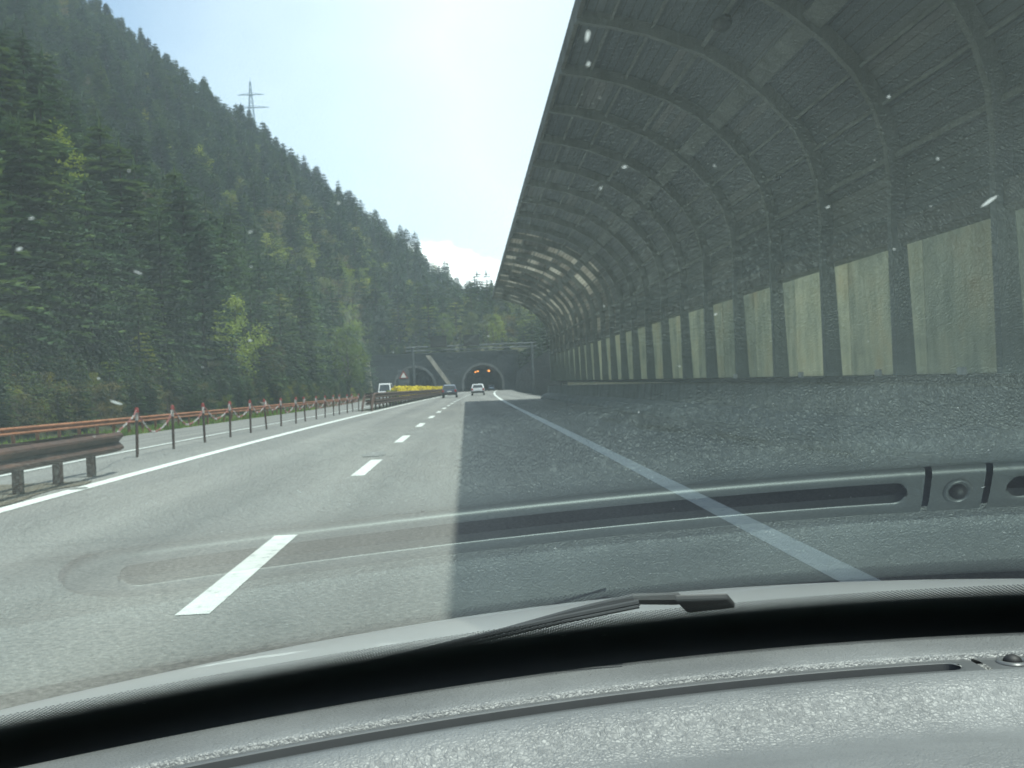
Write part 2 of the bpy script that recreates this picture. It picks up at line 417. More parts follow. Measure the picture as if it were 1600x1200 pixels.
for y in ys:
    for x in xs:
        jit = 0.0
        if x < -24 or (y > 290): jit = 1.6*math.sin(x*0.071 + y*0.037)*math.cos(y*0.053 - x*0.02)
        g.v.append((x, y, T(x, y) + jit))
for j in range(len(ys)-1):
    for i in range(nx-1):
        xm = (xs[i]+xs[i+1])/2; ym = (ys[j]+ys[j+1])/2
        if 284 <= ym <= 287 and (-21 < xm < -7.5 or -2.5 < xm < 10.5): continue     # tunnel mouths
        if ym < 284 and -16.6 < xm - sx(ym) < 5.0 and -30 < ym:
            continue                                                                  # the road lies here
        g.f.append((j*nx+i, j*nx+i+1, (j+1)*nx+i+1, (j+1)*nx+i)); g.mi.append(0)
ground = g.build('ground', M['ground'], smooth=True); tag(ground, kind='structure')

rd = MB(); YS = lin(-60, 296, 4); NX = 30
for y in YS:
    a, b = XL(y) - 0.2, 6.4 + sx(y)
    for i in range(NX+1):
        x = a + (b-a)*i/NX; rd.v.append((x, y, rz(x, y)))
for j in range(len(YS)-1):
    for i in range(NX):
        rd.f.append((j*(NX+1)+i, j*(NX+1)+i+1, (j+1)*(NX+1)+i+1, (j+1)*(NX+1)+i)); rd.mi.append(0)
tag(rd.build('road', M['asphalt']), kind='structure')

def strip(name, x0, x1, y0, y1, mat, dz, step=3.0, jig=0.0):
    m = MB(); L = lin(y0, y1, step); n = len(L); rr = random.Random(hash(name) % 1000)
    for y in L:
        m.v += [rp(x0 + jig*rr.uniform(-1, 1), y, dz), rp(x1 + jig*rr.uniform(-1, 1), y, dz)]
    for j in range(n-1): m.f.append((2*j, 2*j+1, 2*j+3, 2*j+2)); m.mi.append(0)
    return tag(m.build(name, mat), kind='structure')
strip('road_edge_line', -5.42, -5.17, -20, 282, M['paint'], 0.005)
strip('road_edge_line', 2.05, 2.28, -20, 282, M['paint'], 0.005)
strip('road_edge_line', -7.9, -7.7, -20, 120, M['paint'], 0.008)
dm = MB()
starts = [-11.5, -2.7, 5.85, 14.45, 22.6, 31.0, 39.5, 48.0, 56.5, 65, 73.5, 82, 91, 100, 110, 120, 130, 140, 150, 160, 170, 180, 190, 200]
for y in starts:
    L = lin(y, y+3.0, 1.0)
    o = len(dm.v)
    for q in L: dm.v += [rp(-1.665, q, 0.005), rp(-1.475, q, 0.005)]
    for j in range(len(L)-1): dm.f.append((o+2*j, o+2*j+1, o+2*j+3, o+2*j+2)); dm.mi.append(0)
tag(dm.build('lane_marking', M['paint']), kind='structure')
strip('median_dirt', -6.9, -5.55, -20, 15.6, M['dirt'], 0.012, 0.6, 0.12)
strip('median_verge', -6.7, -5.7, 60, 200, M['ground'], 0.014, 2.0, 0.1)
ph = MB()
for (x, y, w, l) in ((-1.75, 18.9, .5, 1.7), (-5.32, 14.4, .3, .35)):
    n = 14; pts = []
    for k in range(n):
        q = 2*math.pi*k/n; r_ = random.uniform(.75, 1.1)
        pts.append(rp(x + w/2*math.cos(q)*r_, y + l/2*math.sin(q)*r_, 0.010))
    ph.add(pts, [tuple(range(n))])
for (x, y, w, l) in ((4.3, 24.5, .9, 5.5), (4.9, 19.0, .5, 4.0), (5.2, 15.2, .35, 3.0), (4.0, 29.5, .5, 3.5), (5.3, 34, .4, 9)):
    n = 26; pts = []
    for k in range(n):
        q = 2*math.pi*k/n; r_ = random.uniform(.55, 1.1); pts.append(rp(x + w/2*math.cos(q)*r_, y + l/2*math.sin(q)*r_, 0.010))
    ph.add(pts, [tuple(range(n))], 1)
tag(ph.build('road_patch', [plain('tar_patch', (0.165, 0.166, 0.158), 0.8, var=0.5, scale=6), plain('dark_damp_patch', (0.035, 0.035, 0.034), 0.5, var=0.6, scale=5)]), kind='structure')

# ------------------------------------------------------------------ gallery
GY0, GY1, BAY = 3.1, 80.6, 3.1
gal = thing('rockfall_gallery', 'long arched grey gallery with open side roofing over the shaded right lane', 'gallery', (0, 0, 0))
ARCH = [(2.19, 7.52), (2.8, 7.42), (3.5, 7.24), (4.38, 6.90), (5.0, 6.52), (5.5, 6.1), (5.95, 5.6), (6.25, 5.05), (6.4, 4.5), (6.44, 3.9), (6.42, 3.3)]
def arch_off(d):
    out = []
    for i, p in enumerate(ARCH):
        a = Vector(ARCH[max(0, i-1)]); b = Vector(ARCH[min(len(ARCH)-1, i+1)])
        t = (b-a).normalized(); n = Vector((-t.y, t.x)); 
        if n.dot(Vector((1, 1))) < 0: n = -n
        out.append((p[0] + n.x*d, p[1] + n.y*d))
    return out
ain, aout, atop = arch_off(0.0), arch_off(0.22), arch_off(0.42)
# ribs
rb = MB(); w = 0.075
prof_in = ain + [(6.42, 0.95)]; prof_out = aout + [(6.72, 0.95)]
n = len(prof_in)
for sgn in (-1, 1):
    rb.v += [(x, sgn*w, z) for x, z in prof_in] + [(x, sgn*w, z) for x, z in prof_out]
for i in range(n-1):
    a, b = i, i+1
    rb.f += [(a, b, n+b, n+a), (2*n+a, 3*n+a, 3*n+b, 2*n+b), (a, 2*n+a, 2*n+b, b), (n+a, n+b, 3*n+b, 3*n+a)]
rb.f += [(0, n, 3*n, 2*n), (n-1, 3*n-1, 4*n-1, 2*n-1)]
rb.mi = [0]*len(rb.f)
rib0 = rb.build('rib', M['rib'], gal, fix=True); rib0.location = (0, GY0, 0)
nb = int((GY1-GY0)/BAY + 0.5)
RY = [GY0 + BAY*k for k in range(nb)] + [GY1 - 0.12]
for y in RY[1:]:
    c = rib0.copy(); COL.objects.link(c); c.parent = gal; c.location = (0, y, 0)
# roof sheet (shell with thickness) with uv in metres
sh = MB(); arc = [0.0]
for a, b in zip(aout, aout[1:]): arc.append(arc[-1] + (Vector(b)-Vector(a)).length)
YG = lin(GY0-0.5, GY1, BAY); m_ = len(aout); uvs = []
for layer in (aout, atop):
    for y in YG:
        for (x, z), u in zip(layer, arc):
            sh.v.append((x, y, z)); uvs.append((u, y))
ny_ = len(YG); off = m_*ny_
for j in range(ny_-1):
    for i in range(m_-1):
        q = (j*m_+i, j*m_+i+1, (j+1)*m_+i+1, (j+1)*m_+i)
        sh.f.append(q); sh.f.append(tuple(off+k for k in q[::-1]))
for j in range(ny_-1):
    for i in (0, m_-1): sh.f.append((j*m_+i, (j+1)*m_+i, off+(j+1)*m_+i, off+j*m_+i))
for j in (0, ny_-1):
    for i in range(m_-1): sh.f.append((j*m_+i, j*m_+i+1, off+j*m_+i+1, off+j*m_+i))
sh.mi = [0]*len(sh.f)
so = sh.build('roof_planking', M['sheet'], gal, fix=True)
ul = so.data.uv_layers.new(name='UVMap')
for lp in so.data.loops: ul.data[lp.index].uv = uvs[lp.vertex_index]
# purlins along the vault
off11 = arch_off(0.16)
for kf, wd, dp_ in ((1, .05, .05), (2, .05, .05), (3, .07, .05), (4.55, .34, .07), (6, .05, .05), (7, .05, .05), (8.3, .08, .05)):
    k = int(kf); u0 = kf - k
    A = Vector(off11[k]); B_ = Vector(off11[min(k+1, len(off11)-1)]); c0 = A.lerp(B_, u0)
    t = (B_-A).normalized(); nn = Vector((-t.y, t.x))
    if nn.dot(Vector((1, 1))) < 0: nn = -nn
    pm = MB(); cs = [tuple(c0 + t*u_ + nn*v_) for u_, v_ in ((-wd/2, -dp_), (wd/2, -dp_), (wd/2, .055), (-wd/2, .055))]
    pm.sweep(cs, [(lambda a_, b_, y=y: (a_, y, b_)) for y in (GY0-.5, GY1-.01)])
    pm.build('purlin', M['rib'], gal, fix=True)
eb = MB(); eb.box((2.24, (GY0+GY1)/2-.25, 7.76), (0.08, GY1-GY0+.6, 0.34)); eb.build('edge_beam', M['conc'], gal)
bw = MB(); bw.box((6.711, (GY0+GY1)/2-.25, 3.22), (0.40, GY1-GY0+.5, 0.30)); bw.build('lintel', M['conc'], gal)
pp = MB()
pr = [(5.62, -0.05), (5.64, 0.10), (5.80, 0.30), (6.15, 0.42), (6.22, 0.97), (7.05, 0.97), (7.05, -0.05)]
pp.sweep(pr, [(lambda a_, b_, y=y: (a_, y, b_ + dip(y))) for y in lin(GY0-.5, GY1+0.5, 3.1)])
pp.build('parapet', M['conc'], gal, fix=True)
def thin_white(m):
    nt = m.node_tree; p = nt.nodes['Principled BSDF']; t = nt.nodes.new('ShaderNodeBsdfTranslucent'); t.inputs[0].default_value = (.85, .87, .87, 1)
    mx = nt.nodes.new('ShaderNodeMixShader'); mx.inputs[0].default_value = .4
    nt.links.new(p.outputs[0], mx.inputs[1]); nt.links.new(t.outputs[0], mx.inputs[2]); nt.links.new(mx.outputs[0], nt.nodes['Material Output'].inputs[0])
thin_white(M['splat'])
M['panel'] = panel_mat()
pn = MB(); pn.box((0, 0, 2.18), (.03, BAY-.02, 2.26)); pme = pn.mesh('side_panel', M['panel'])
for y0_, y1_ in zip(RY, RY[1:]):
    o = bpy.data.objects.new('side_panel', pme); COL.objects.link(o); o.parent = gal; o.location = (6.93, (y0_+y1_)/2, 0); o.scale = (1, (y1_-y0_-.02)/(BAY-.02), 1)
sr = MB(); sr.box((6.58, (GY0+GY1)/2, 1.00), (0.80, GY1-GY0+.6, 0.10)); sr.build('sill', M['conc_dark'], gal)
for y in (13.0, 15.7, 19.4, 24.2):
    q = MB(); q.box((6.24, y, 1.10), (0.05, 0.16, 0.10)); q.build('reflector', M['white'], gal)
for (k, y, hl) in ((3, 16.7, .30), (7, 20.2, .15)):
    q = MB(); x, z = ain[k]
    q.grid(17, 9, lambda u, v, x=x, z=z, y=y, hl=hl: (x-.05 + .5*hl*math.sin(v*math.pi)*math.cos(u*2*math.pi), y + hl*math.cos(v*math.pi), z-.1 + .4*hl*math.sin(v*math.pi)*math.sin(u*2*math.pi)))
    q.build('lamp', M['steel'], gal, smooth=True)  # plain grey ovals set under the vault

# ------------------------------------------------------------------ guardrails
WP = [(0, .155), (.02, .15), (.075, .115), (.08, .085), (.02, .02), (.0, 0), (.02, -.02), (.08, -.085), (.075, -.115), (.02, -.15), (0, -.155)]
WPc = WP + [(a-.006, b) for a, b in WP[::-1]]
def beam(parent, xf, zc, y0, y1, side, mat, flare=0.0, down=False, step=2.0):
    m = MB(); fr = []
    L = lin(y0, y1, step)
    if down: L = [y0-2.2, y0-2.0, y0-1.7, y0-1.2, y0-.6] + L
    for y in L:
        xx, zz, gz = xf(y), zc, 0
        if down and y < y0:
            t = (y0-y)/2.2; zz = zc - .80*t*t
        ex = 0
        if flare and y > y1-0.6: ex = -flare*((y-(y1-.6))/.6)**2
        fr.append(lambda a, b, y=y, xx=xx, zz=zz, ex=ex: (xx + side*a + side*ex, y, ground_z(xx, y) + zz + b))
    m.sweep(WPc, fr)
    return m.build('beam', mat, parent, fix=True)
def ground_z(X, Y): return max(rz(X, Y), T(X, Y)) if X < XL(Y) else rz(X, Y)
def median_barrier(label, y0, y1, post_step, mat, zc, down, ph=.66):
    t = thing('crash_barrier', label, 'crash barrier', (0, 0, 0))
    beam(t, lambda y: -5.66 + sx(y), zc, y0, y1, 1, mat, 0.0 if down else .05, down, 0.5 if not down else 2)
    beam(t, lambda y: -6.14 + sx(y), zc, y0, y1, -1, mat, 0.0 if down else .05, down, 0.5 if not down else 2)
    if down:
        for sd in (-1, 1): beam(t, (lambda y, sd=sd: -5.9 + sd*.24 + sx(y)), zc-.40, y0, y1, sd, mat, 0, False, 2)
    y = y1-0.75; pb = MB(); pb.box((0, 0, ph/2-.02), (.10, .14, ph)); pm = pb.mesh('post', mat)
    sb = MB(); sb.box((0, 0, 0), (.44, .12, .09)); sm = sb.mesh('spacer', mat)
    k = 0
    while y > y0 and k < 98:
        o = bpy.data.objects.new('post', pm); COL.objects.link(o); o.parent = t; o.location = (-5.9 + sx(y), y, rz(-5.9 + sx(y), y)-.02)
        if k % 2 == 0:
            o = bpy.data.objects.new('spacer', sm); COL.objects.link(o); o.parent = t; o.location = (-5.9 + sx(y), y, rz(-5.9 + sx(y), y) + zc + .12)
        y -= post_step; k += 1
    return t
median_barrier('dark brown double steel crash barrier ending beside the chained posts', 2.0, 17.3, 1.32, M['rust_dark'], .50, False)
median_barrier('far rust brown crash barrier with turned down end below the yellow hedge', 61.0, 205.0, 2.6, M['rust_dark'], .86, True, 1.0)
gr = thing('guardrail', 'orange rusty guardrail along the grassy foot of the forest hill', 'guardrail')
beam(gr, lambda y: XL(y) - .55, .74, 26, 200, 1, M['rust_orange'], 0, False, 3)
pb = MB(); pb.box((0, 0, .4), (.10, .14, .86)); pm = pb.mesh('post', M['rust_orange'])
y = 27.0; k = 0
while y < 200:
    o = bpy.data.objects.new('post', pm); COL.objects.link(o); o.parent = gr
    o.location = (XL(y) - .64, y, ground_z(XL(y)-.64, y)); y += 2.2; k += 1

# ------------------------------------------------------------------ chain posts in the median gap
ORD = ['first', 'second', 'third', 'fourth', 'fifth', 'sixth', 'seventh', 'eighth', 'ninth', 'tenth', 'eleventh', 'twelfth', 'thirteenth', 'fourteenth', 'fifteenth', 'sixteenth']
cp = thing('chain_post', '', 'post', rp(-6.7, 21.4), 0, 'chained posts in the median gap')
q = MB(); q.tube([(0, 0, 0), (0, 0, .74)], .030, 10); q.build('pole', M['rust_dark'], cp)
q = MB(); q.tube([(0, 0, .74), (0, 0, .9)], .032, 10); q.build('white_band', M['band'], cp)
q = MB(); q.tube([(0, 0, .90), (0, 0, .93), (0, 0, .96), (0, 0, .985), (0, 0, 1.0)], .052, 10, r2=.03); q.build('cap', M['red'], cp)
posts = []
for k in range(16):
    y = 21.4 + 2.68*k
    o = cp if k == 0 else dup(cp, (0, 0, 0))
    o.location = rp(-6.72 + random.uniform(-.05, .05), y); o.rotation_euler = (random.uniform(-.03, .03), random.uniform(-.045, .02), random.uniform(0, 3))
    o['label'] = f'{ORD[k]} thin red capped post counted from the near barrier end'
    posts.append(Vector(o.location))
for k in range(-1, 15):
    a = posts[k] + Vector((0, 0, .93)) if k >= 0 else Vector(rp(-6.1, 17.5, .34)); b = posts[k+1] + Vector((0, 0, .93))
    o0 = a.copy(); pts = []
    sag = random.uniform(.32, .48) if k >= 0 else .06
    for i in range(15):
        u = i/14; p = a.lerp(b, u); p.z -= sag*4*u*(1-u); p.x += .03*math.sin(u*9); pts.append(p - o0)
    c = MB()
    # chain links: alternating flat and upright rings read as a beaded line
    for i in range(len(pts)-1):
        p0, p1 = pts[i], pts[i+1]
        for h_ in range(3):
            s_, e_ = p0.lerp(p1, h_/3 + .02), p0.lerp(p1, (h_+1)/3 + .02); mid = (s_+e_)/2
            wv = Vector((.022, 0, 0)) if h_ % 2 else Vector((0, .004, .022))
            c.tube([s_, mid + wv, e_], .008, 5); c.tube([s_, mid - wv, e_], .008, 5)
    co = c.build('plastic_chain', M['chain']); co.location = o0
    lab = 'drooping red and white chain from the near barrier end to the first post' if k < 0 else f'drooping red and white chain between the {ORD[k]} and {ORD[k+1]} posts'
    tag(co, lab, 'chain', 'plastic chains between the median posts')

# ------------------------------------------------------------------ trees
def conifer_mesh(seed, Ht, Rr, ex=.75, levels=24, K=7):
    r = random.Random(seed); c = MB()
    for l in range(levels):
        f = (l + r.uniform(-.3, .3))/levels; f = min(max(f, 0.0), .985)
        z = Ht*(.10 + .90*f)
        nb = r.randint(6, 8) if f < .8 else 5; a0 = r.uniform(0, 6.28)
        for b in range(nb):
            if r.random() < .10: continue
            a = a0 + 6.283*b/nb + r.uniform(-.3, .3)
            ln = Rr*(1-f)**ex*r.uniform(.65, 1.15)*(0.75 if f < .06 else 1) + .15
            d = Vector((math.cos(a), math.sin(a), 0)); sd = Vector((-d.y, d.x, 0))
            droop = r.uniform(.12, .42)
            kk = max(3, int(K*ln/Rr + 2))
            for k in range(kk):
                u = (k + r.uniform(.2, .9))/kk
                p = d*(ln*u) + Vector((0, 0, z - droop*ln*u*u + .12*ln*u))
                sz = (.30 + .42*(1-u)*min(1, ln/2))*r.uniform(.7, 1.3)*Ht/16
                for sg in (-1, 1):
                    tip = p + sd*(sg*sz*r.uniform(.8, 1.5)) + d*(sz*r.uniform(.1, .9)) + Vector((0, 0, -sz*r.uniform(.05, .6)))
                    q = p + d*(sz*r.uniform(.5, .9)) + Vector((0, 0, r.uniform(-.1, .12)*sz))
                    p2 = p - d*(sz*.25) + Vector((0, 0, -.25*sz*r.random()))
                    c.add([p2, q, tip], [(0, 1, 2)])
    for k in range(6):
        a = r.uniform(0, 6.28); c.add([(0, 0, Ht*1.03), (.16*math.cos(a), .16*math.sin(a), Ht*.94), (.16*math.cos(a+1.6), .16*math.sin(a+1.6), Ht*.93)], [(0, 1, 2)])
    t = MB(); t.tube([(0, 0, -.6), (0, 0, Ht*.3), (.05, 0, Ht*.65), (0, 0, Ht*.97)], .022*Ht*.55, 7, r2=.02)
    for k in range(9):
        a = r.uniform(0, 6.28); z = Ht*r.uniform(.06, .7); l_ = Rr*.5*(1-z/Ht)
        t.tube([(0, 0, z), (l_*math.cos(a), l_*math.sin(a), z - .1)], .045, 4, r2=.015)
    return c, t
def broadleaf_mesh(seed, Ht, Rr, nclump=56, per=100):
    r = random.Random(seed); c = MB(); t = MB(); ends = []
    t.tube([(0, 0, -.5), (.1, .05, Ht*.25), (0, .1, Ht*.5), (.1, 0, Ht*.8)], .02*Ht, 8, r2=.03)
    for k in range(nclump):
        f = r.random(); a = r.uniform(0, 6.28)
        z = Ht*(.25 + .72*f); rad = Rr*math.sin(math.pi*min(1, .18 + .78*f))**.7*r.uniform(.15, 1.0)
        p = Vector((rad*math.cos(a), rad*math.sin(a), z)); ends.append(p)
        cr = Rr*r.uniform(.18, .36)
        for i in range(per):
            v = Vector((r.gauss(0, 1), r.gauss(0, 1), r.gauss(0, .8))).normalized()*cr*r.random()**.45
            o = p + v; s = r.uniform(.07, .15)*max(.6, Ht/10)
            u = Vector((r.gauss(0, 1), r.gauss(0, 1), r.gauss(0, 1))).normalized(); w = u.orthogonal().normalized()
            c.add([o-u*s, o+w*s*.6, o+u*s, o-w*s*.6], [(0, 1, 2, 3)])
    for p in ends[::3]:
        t.tube([(0, 0, p.z*.55), (p.x*.5, p.y*.5, p.z*.82), tuple(p)], .05, 5, r2=.012)
    return c, t
con = []
for i, (ht, rr, ex) in enumerate(((17, 3.0, .6), (15, 2.9, .42), (18.5, 3.0, .55), (14, 3.2, .34), (16, 2.7, .48), (12, 2.9, .32))):
    c, t = conifer_mesh(100+i, ht, rr, ex)
    con.append((c.mesh('crown', M['conifer']), t.mesh('trunk', M['bark']), c, t))
# protos for the far wood, one mesh each
wood = bpy.data.collections.new('wood_kinds')
for i, (cm, tm, c, t) in enumerate(con):
    b = MB(); b.add(c.v, c.f, 0); b.add(t.v, t.f, 1)
    wood.objects.link(bpy.data.objects.new(f'wood_kind_{i}', b.mesh('wood_kind', [M['conifer'], M['bark']])))
for i, mt in enumerate(('olive', 'brownleaf', 'yellow')):
    c, t = broadleaf_mesh(50+i, 11, 3.4, 34, 44); b = MB(); b.add(c.v, c.f, 0); b.add(t.v, t.f, 1)
    wood.objects.link(bpy.data.objects.new(f'wood_kind_{6+i}', b.mesh('wood_kind', [M[mt], M['bark']])))

rng = random.Random(3)
F = 1640.0
def to_px(X, Y, Z):
    """rough picture position, only to leave out trees that no view could show"""
    x = X/Y*F; y = (Z-H)/Y*F; a = R(2.4)
    return 730 + x*math.cos(a) - y*math.sin(a), 597 - (y*math.cos(a) + x*math.sin(a))
pts = []
Y = 34.0
while Y < 690:
    st = 4.0 if Y < 120 else (4.9 if Y < 260 else 6.0)
    X = -0.62*Y - 20
    while X < 0.2*Y + 25:
        px, py = X + rng.uniform(-.45, .45)*st, Y + rng.uniform(-.45, .45)*st
        X += st
        s = (Vector((px, py)) - P0).dot(RN)
        if s > 14: continue
        lim = -20.3 - max(0.0, min(1.0, (py-100)/180.0))*3.5
        left = px < lim - 2.6
        spur = py > 293
        right = px > 11.5 + sx(min(py, 300)) and py > 84
        if not (left or spur or right): continue
        z = T(px, py) - .3
        u, v = to_px(px, py, z + 16)
        if u < -150 or (u > 1000) or v > 660: continue
        if u > 860 and py < 290: continue
        pts.append((px, py, z))
    Y += st
pts.sort(key=lambda p: p[1])
yellow_list = [  # X, Y, height, kind, label
    (-41.0, 108, 13.5, 'yellow', 'bright yellow green tree glowing high among dark conifers on the upper slope'),
    (-22.8, 203, 15, 'yellow', 'yellow green tree just above the tunnel portal end on the slope foot'),
    (-23.3, 108, 10.5, 'yellow', 'yellow green tree at the slope foot behind the chained posts'),
    (-45.5, 150, 12, 'brownleaf', 'slender brownish tree with thin young leaves halfway up the slope'),
    (-30, 168, 12, 'olive', 'olive green broadleaf tree between conifers above the guardrail bend'),
    (-31, 215, 13, 'yellow', 'lighter yellow green tree above the largest yellow tree by the portal'),
    (-38, 200, 12, 'olive', 'olive tree on the middle slope with a ragged round crown'),
    (-26, 240, 12, 'olive', 'rounded olive tree beside the pale portal pier'),
    (-14, 297, 10, 'olive', 'olive tree on top of the headwall above the wall end'),
    (-6, 299, 11, 'yellow', 'pale yellow tree standing above the slanted coping of the portal'),
    (2, 300, 11, 'olive', 'olive tree directly above the right tunnel arch'),
    (9, 303, 10, 'yellow', 'small yellow green tree above the portal by the gallery end'),
    (-76, 158, 10, 'olive', 'pale green tree at the upper edge of the forest picture corner'),
    (-25.0, 82, 4.2, 'yellow', 'small yellow bushy tree close behind the orange guardrail'),
    (-24.2, 128, 8, 'brownleaf', 'low brownish tree at the slope foot beside the yellow tree'),
]
made = {}
for i, (x, y, h, kind, lab) in enumerate(yellow_list):
    key = (kind, i % 2)
    if key not in made:
        c, t = broadleaf_mesh(200+i, 10, 3.0); made[key] = (c.mesh('crown', M[kind]), t.mesh('trunk', M['bark']))
    o = thing('broadleaf_tree', lab, 'tree', (x, y, T(x, y)-.3), rng.uniform(0, 6), 'broadleaf trees among the conifers')
    s = h/10; o.scale = (s*rng.uniform(.9, 1.15), s, s)
    for nm, me in zip(('crown', 'trunk'), made[key]):
        ob = bpy.data.objects.new(nm, me); COL.objects.link(ob); ob.parent = o
pts = [p for p in pts if all((p[0]-a[0])**2 + (p[1]-a[1])**2 > 9 for a in yellow_list)]
# clear the line of sight to the yellow trees a little
pts = [p for p in pts if not any(0 < a[1]-p[1] < 30 and abs(p[0]/p[1] - a[0]/a[1]) < 3.2/a[1] for a in yellow_list[:4])]
near = pts[:285]; far = pts[285:]; nfar = len(far)
for k in range(1500):                     # undergrowth along the foot of the slope
    y = 40 + 235*rng.random()**1.3; lim = -20.3 - max(0.0, min(1.0, (y-100)/180.0))*3.5; x = lim - .6 - abs(rng.gauss(0, 6))
    far.append((x, y, T(x, y) - .25))
for k in range(170):                      # bushes on top of the headwall
    x = rng.uniform(-27, 12); y = rng.uniform(286.5, 293); far.append((x, y, T(x, y) - .3))
for i, (x, y, z) in enumerate(near):
    cm, tm, _, _ = con[rng.randrange(6)]
    o = thing('conifer_tree', 'dark green conifer standing low among others on the forested hillside beyond the guardrail', 'tree', (x, y, z), rng.uniform(0, 6.28), 'conifers on the lower hillside')
    s = rng.uniform(.62, 1.15); k_ = rng.uniform(1.1, 1.6); o.scale = (s*k_, s*k_*rng.uniform(.9, 1.1), s)
    for nm, me in (('crown', cm), ('trunk', tm)):
        ob = bpy.data.objects.new(nm, me); COL.objects.link(ob); ob.parent = o
fm = bpy.data.meshes.new('forest'); fm.from_pydata(far, [], [])
for nm, ty in (('tsize', 'FLOAT_VECTOR'), ('trot', 'FLOAT_VECTOR'), ('tkind', 'INT')): fm.attributes.new(nm, ty, 'POINT')
at_s, at_r, at_i = (fm.attributes[k] for k in ('tsize', 'trot', 'tkind'))
for i, p in enumerate(far):
    if i >= nfar:
        s = rng.uniform(.12, .30); at_s.data[i].vector = (s*1.3, s*1.3, s); at_r.data[i].vector = (0, 0, rng.uniform(0, 6.28)); at_i.data[i].value = rng.choice((0, 1, 2, 3, 3, 5, 5, 6, 7, 7, 8)); continue
    s = rng.uniform(.62, 1.2)*1.05; k_ = rng.uniform(1.15, 1.75); at_s.data[i].vector = (s*k_, s*k_*rng.uniform(.9, 1.1), s)
    at_r.data[i].vector = (0, 0, rng.uniform(0, 6.28))
    pb_ = .45 if (p[1] > 285 and p[0] > -75 and p[1] < 430) else (.28 if (p[1] > 140 and p[0] > -52) else .10)
    at_i.data[i].value = rng.choice((6, 6, 7, 8, 8)) if rng.random() < pb_ else rng.randrange(6)
forest = bpy.data.objects.new('forest', fm); COL.objects.link(forest)
tag(forest, 'dense dark conifer forest covering the upper hillside up to the ridge', 'forest', kind='stuff')
ng = bpy.data.node_groups.new('forest_nodes', 'GeometryNodeTree')
ng.interface.new_socket('Geometry', in_out='INPUT', socket_type='NodeSocketGeometry')
ng.interface.new_socket('Geometry', in_out='OUTPUT', socket_type='NodeSocketGeometry')
gi = ng.nodes.new('NodeGroupInput'); go = ng.nodes.new('NodeGroupOutput')
ip = ng.nodes.new('GeometryNodeInstanceOnPoints'); ci = ng.nodes.new('GeometryNodeCollectionInfo')
ci.inputs['Collection'].default_value = wood; ci.inputs['Separate Children'].default_value = True; ci.inputs['Reset Children'].default_value = True
ip.inputs['Pick Instance'].default_value = True
def named(nm, typ):
    n_ = ng.nodes.new('GeometryNodeInputNamedAttribute'); n_.data_type = typ; n_.inputs['Name'].default_value = nm; return n_.outputs['Attribute']
ng.links.new(gi.outputs[0], ip.inputs['Points']); ng.links.new(ci.outputs[0], ip.inputs['Instance'])
ng.links.new(named('tkind', 'INT'), ip.inputs['Instance Index']); ng.links.new(named('trot', 'FLOAT_VECTOR'), ip.inputs['Rotation']); ng.links.new(named('tsize', 'FLOAT_VECTOR'), ip.inputs['Scale'])
ng.links.new(ip.outputs[0], go.inputs[0])
forest.modifiers.new('forest', 'NODES').node_group = ng
print('trees', len(near), len(far))

# grass along the hill foot
gm = MB(); rg = random.Random(9)
for i in range(9000):
    y = 28 + 90*rg.random()**1.4; x = XL(y) - .35 - abs(rg.gauss(0, 1.5)); z = ground_z(x, y) - .03
    h_ = rg.uniform(.12, .38); a = rg.uniform(0, 6.28); w_ = .05
    gm.add([(x - w_*math.cos(a), y - w_*math.sin(a), z), (x + w_*math.cos(a), y + w_*math.sin(a), z), (x + rg.uniform(-.1, .1), y + rg.uniform(-.1, .1), z + h_)], [(0, 1, 2)])
tag(gm.build('grass', foliage('verge_grass', (.09, .16, .03), (.16, .26, .05), (.26, .32, .09), .35)), 'fresh green grass along the hill foot behind the guardrail', 'grass', kind='stuff')

# yellow hedge in the median
hm = MB(); rg = random.Random(4)
for i in range(9000):
    y = rg.uniform(84, 186); x = -6.35 + rg.gauss(0, .16); z = .55 + rg.random()**.8*.78 + .10*math.sin(y*1.3) + .05*math.sin(y*3.1)
    p = Vector(rp(x, y, z)); s = rg.uniform(.06, .14)
    u = Vector((rg.gauss(0, 1), rg.gauss(0, 1), rg.gauss(0, 1))).normalized(); w_ = u.orthogonal()
    hm.add([p-u*s, p+w_*s*.7, p+u*s, p-w_*s*.7], [(0, 1, 2, 3)])
hd = thing('hedge', 'low trimmed hedge of yellow blossom in the median behind the far barrier', 'hedge')
hm.build('foliage', M['blossom'], hd)
q = MB()
for k in range(60):
    y = 84.5 + k*1.7; q.tube([rp(-6.35, y, 0), rp(-6.35 + .05, y, .7)], .03, 5)
q.build('stem', M['bark'], hd)
q = MB()
for i in range(260):
    y = rg.uniform(81.5, 84.2); p = Vector(rp(-6.4 + rg.gauss(0, .2), y, rg.uniform(.1, 1.1))); s = rg.uniform(.06, .14)
    u = Vector((rg.gauss(0, 1), rg.gauss(0, 1), rg.gauss(0, 1))).normalized(); w_ = u.orthogonal(); q.add([p-u*s, p+w_*s*.7, p+u*s, p-w_*s*.7], [(0, 1, 2, 3)])
tag(q.build('shrub', M['olive']), 'small green shrub at the near end of the yellow hedge', 'shrub')

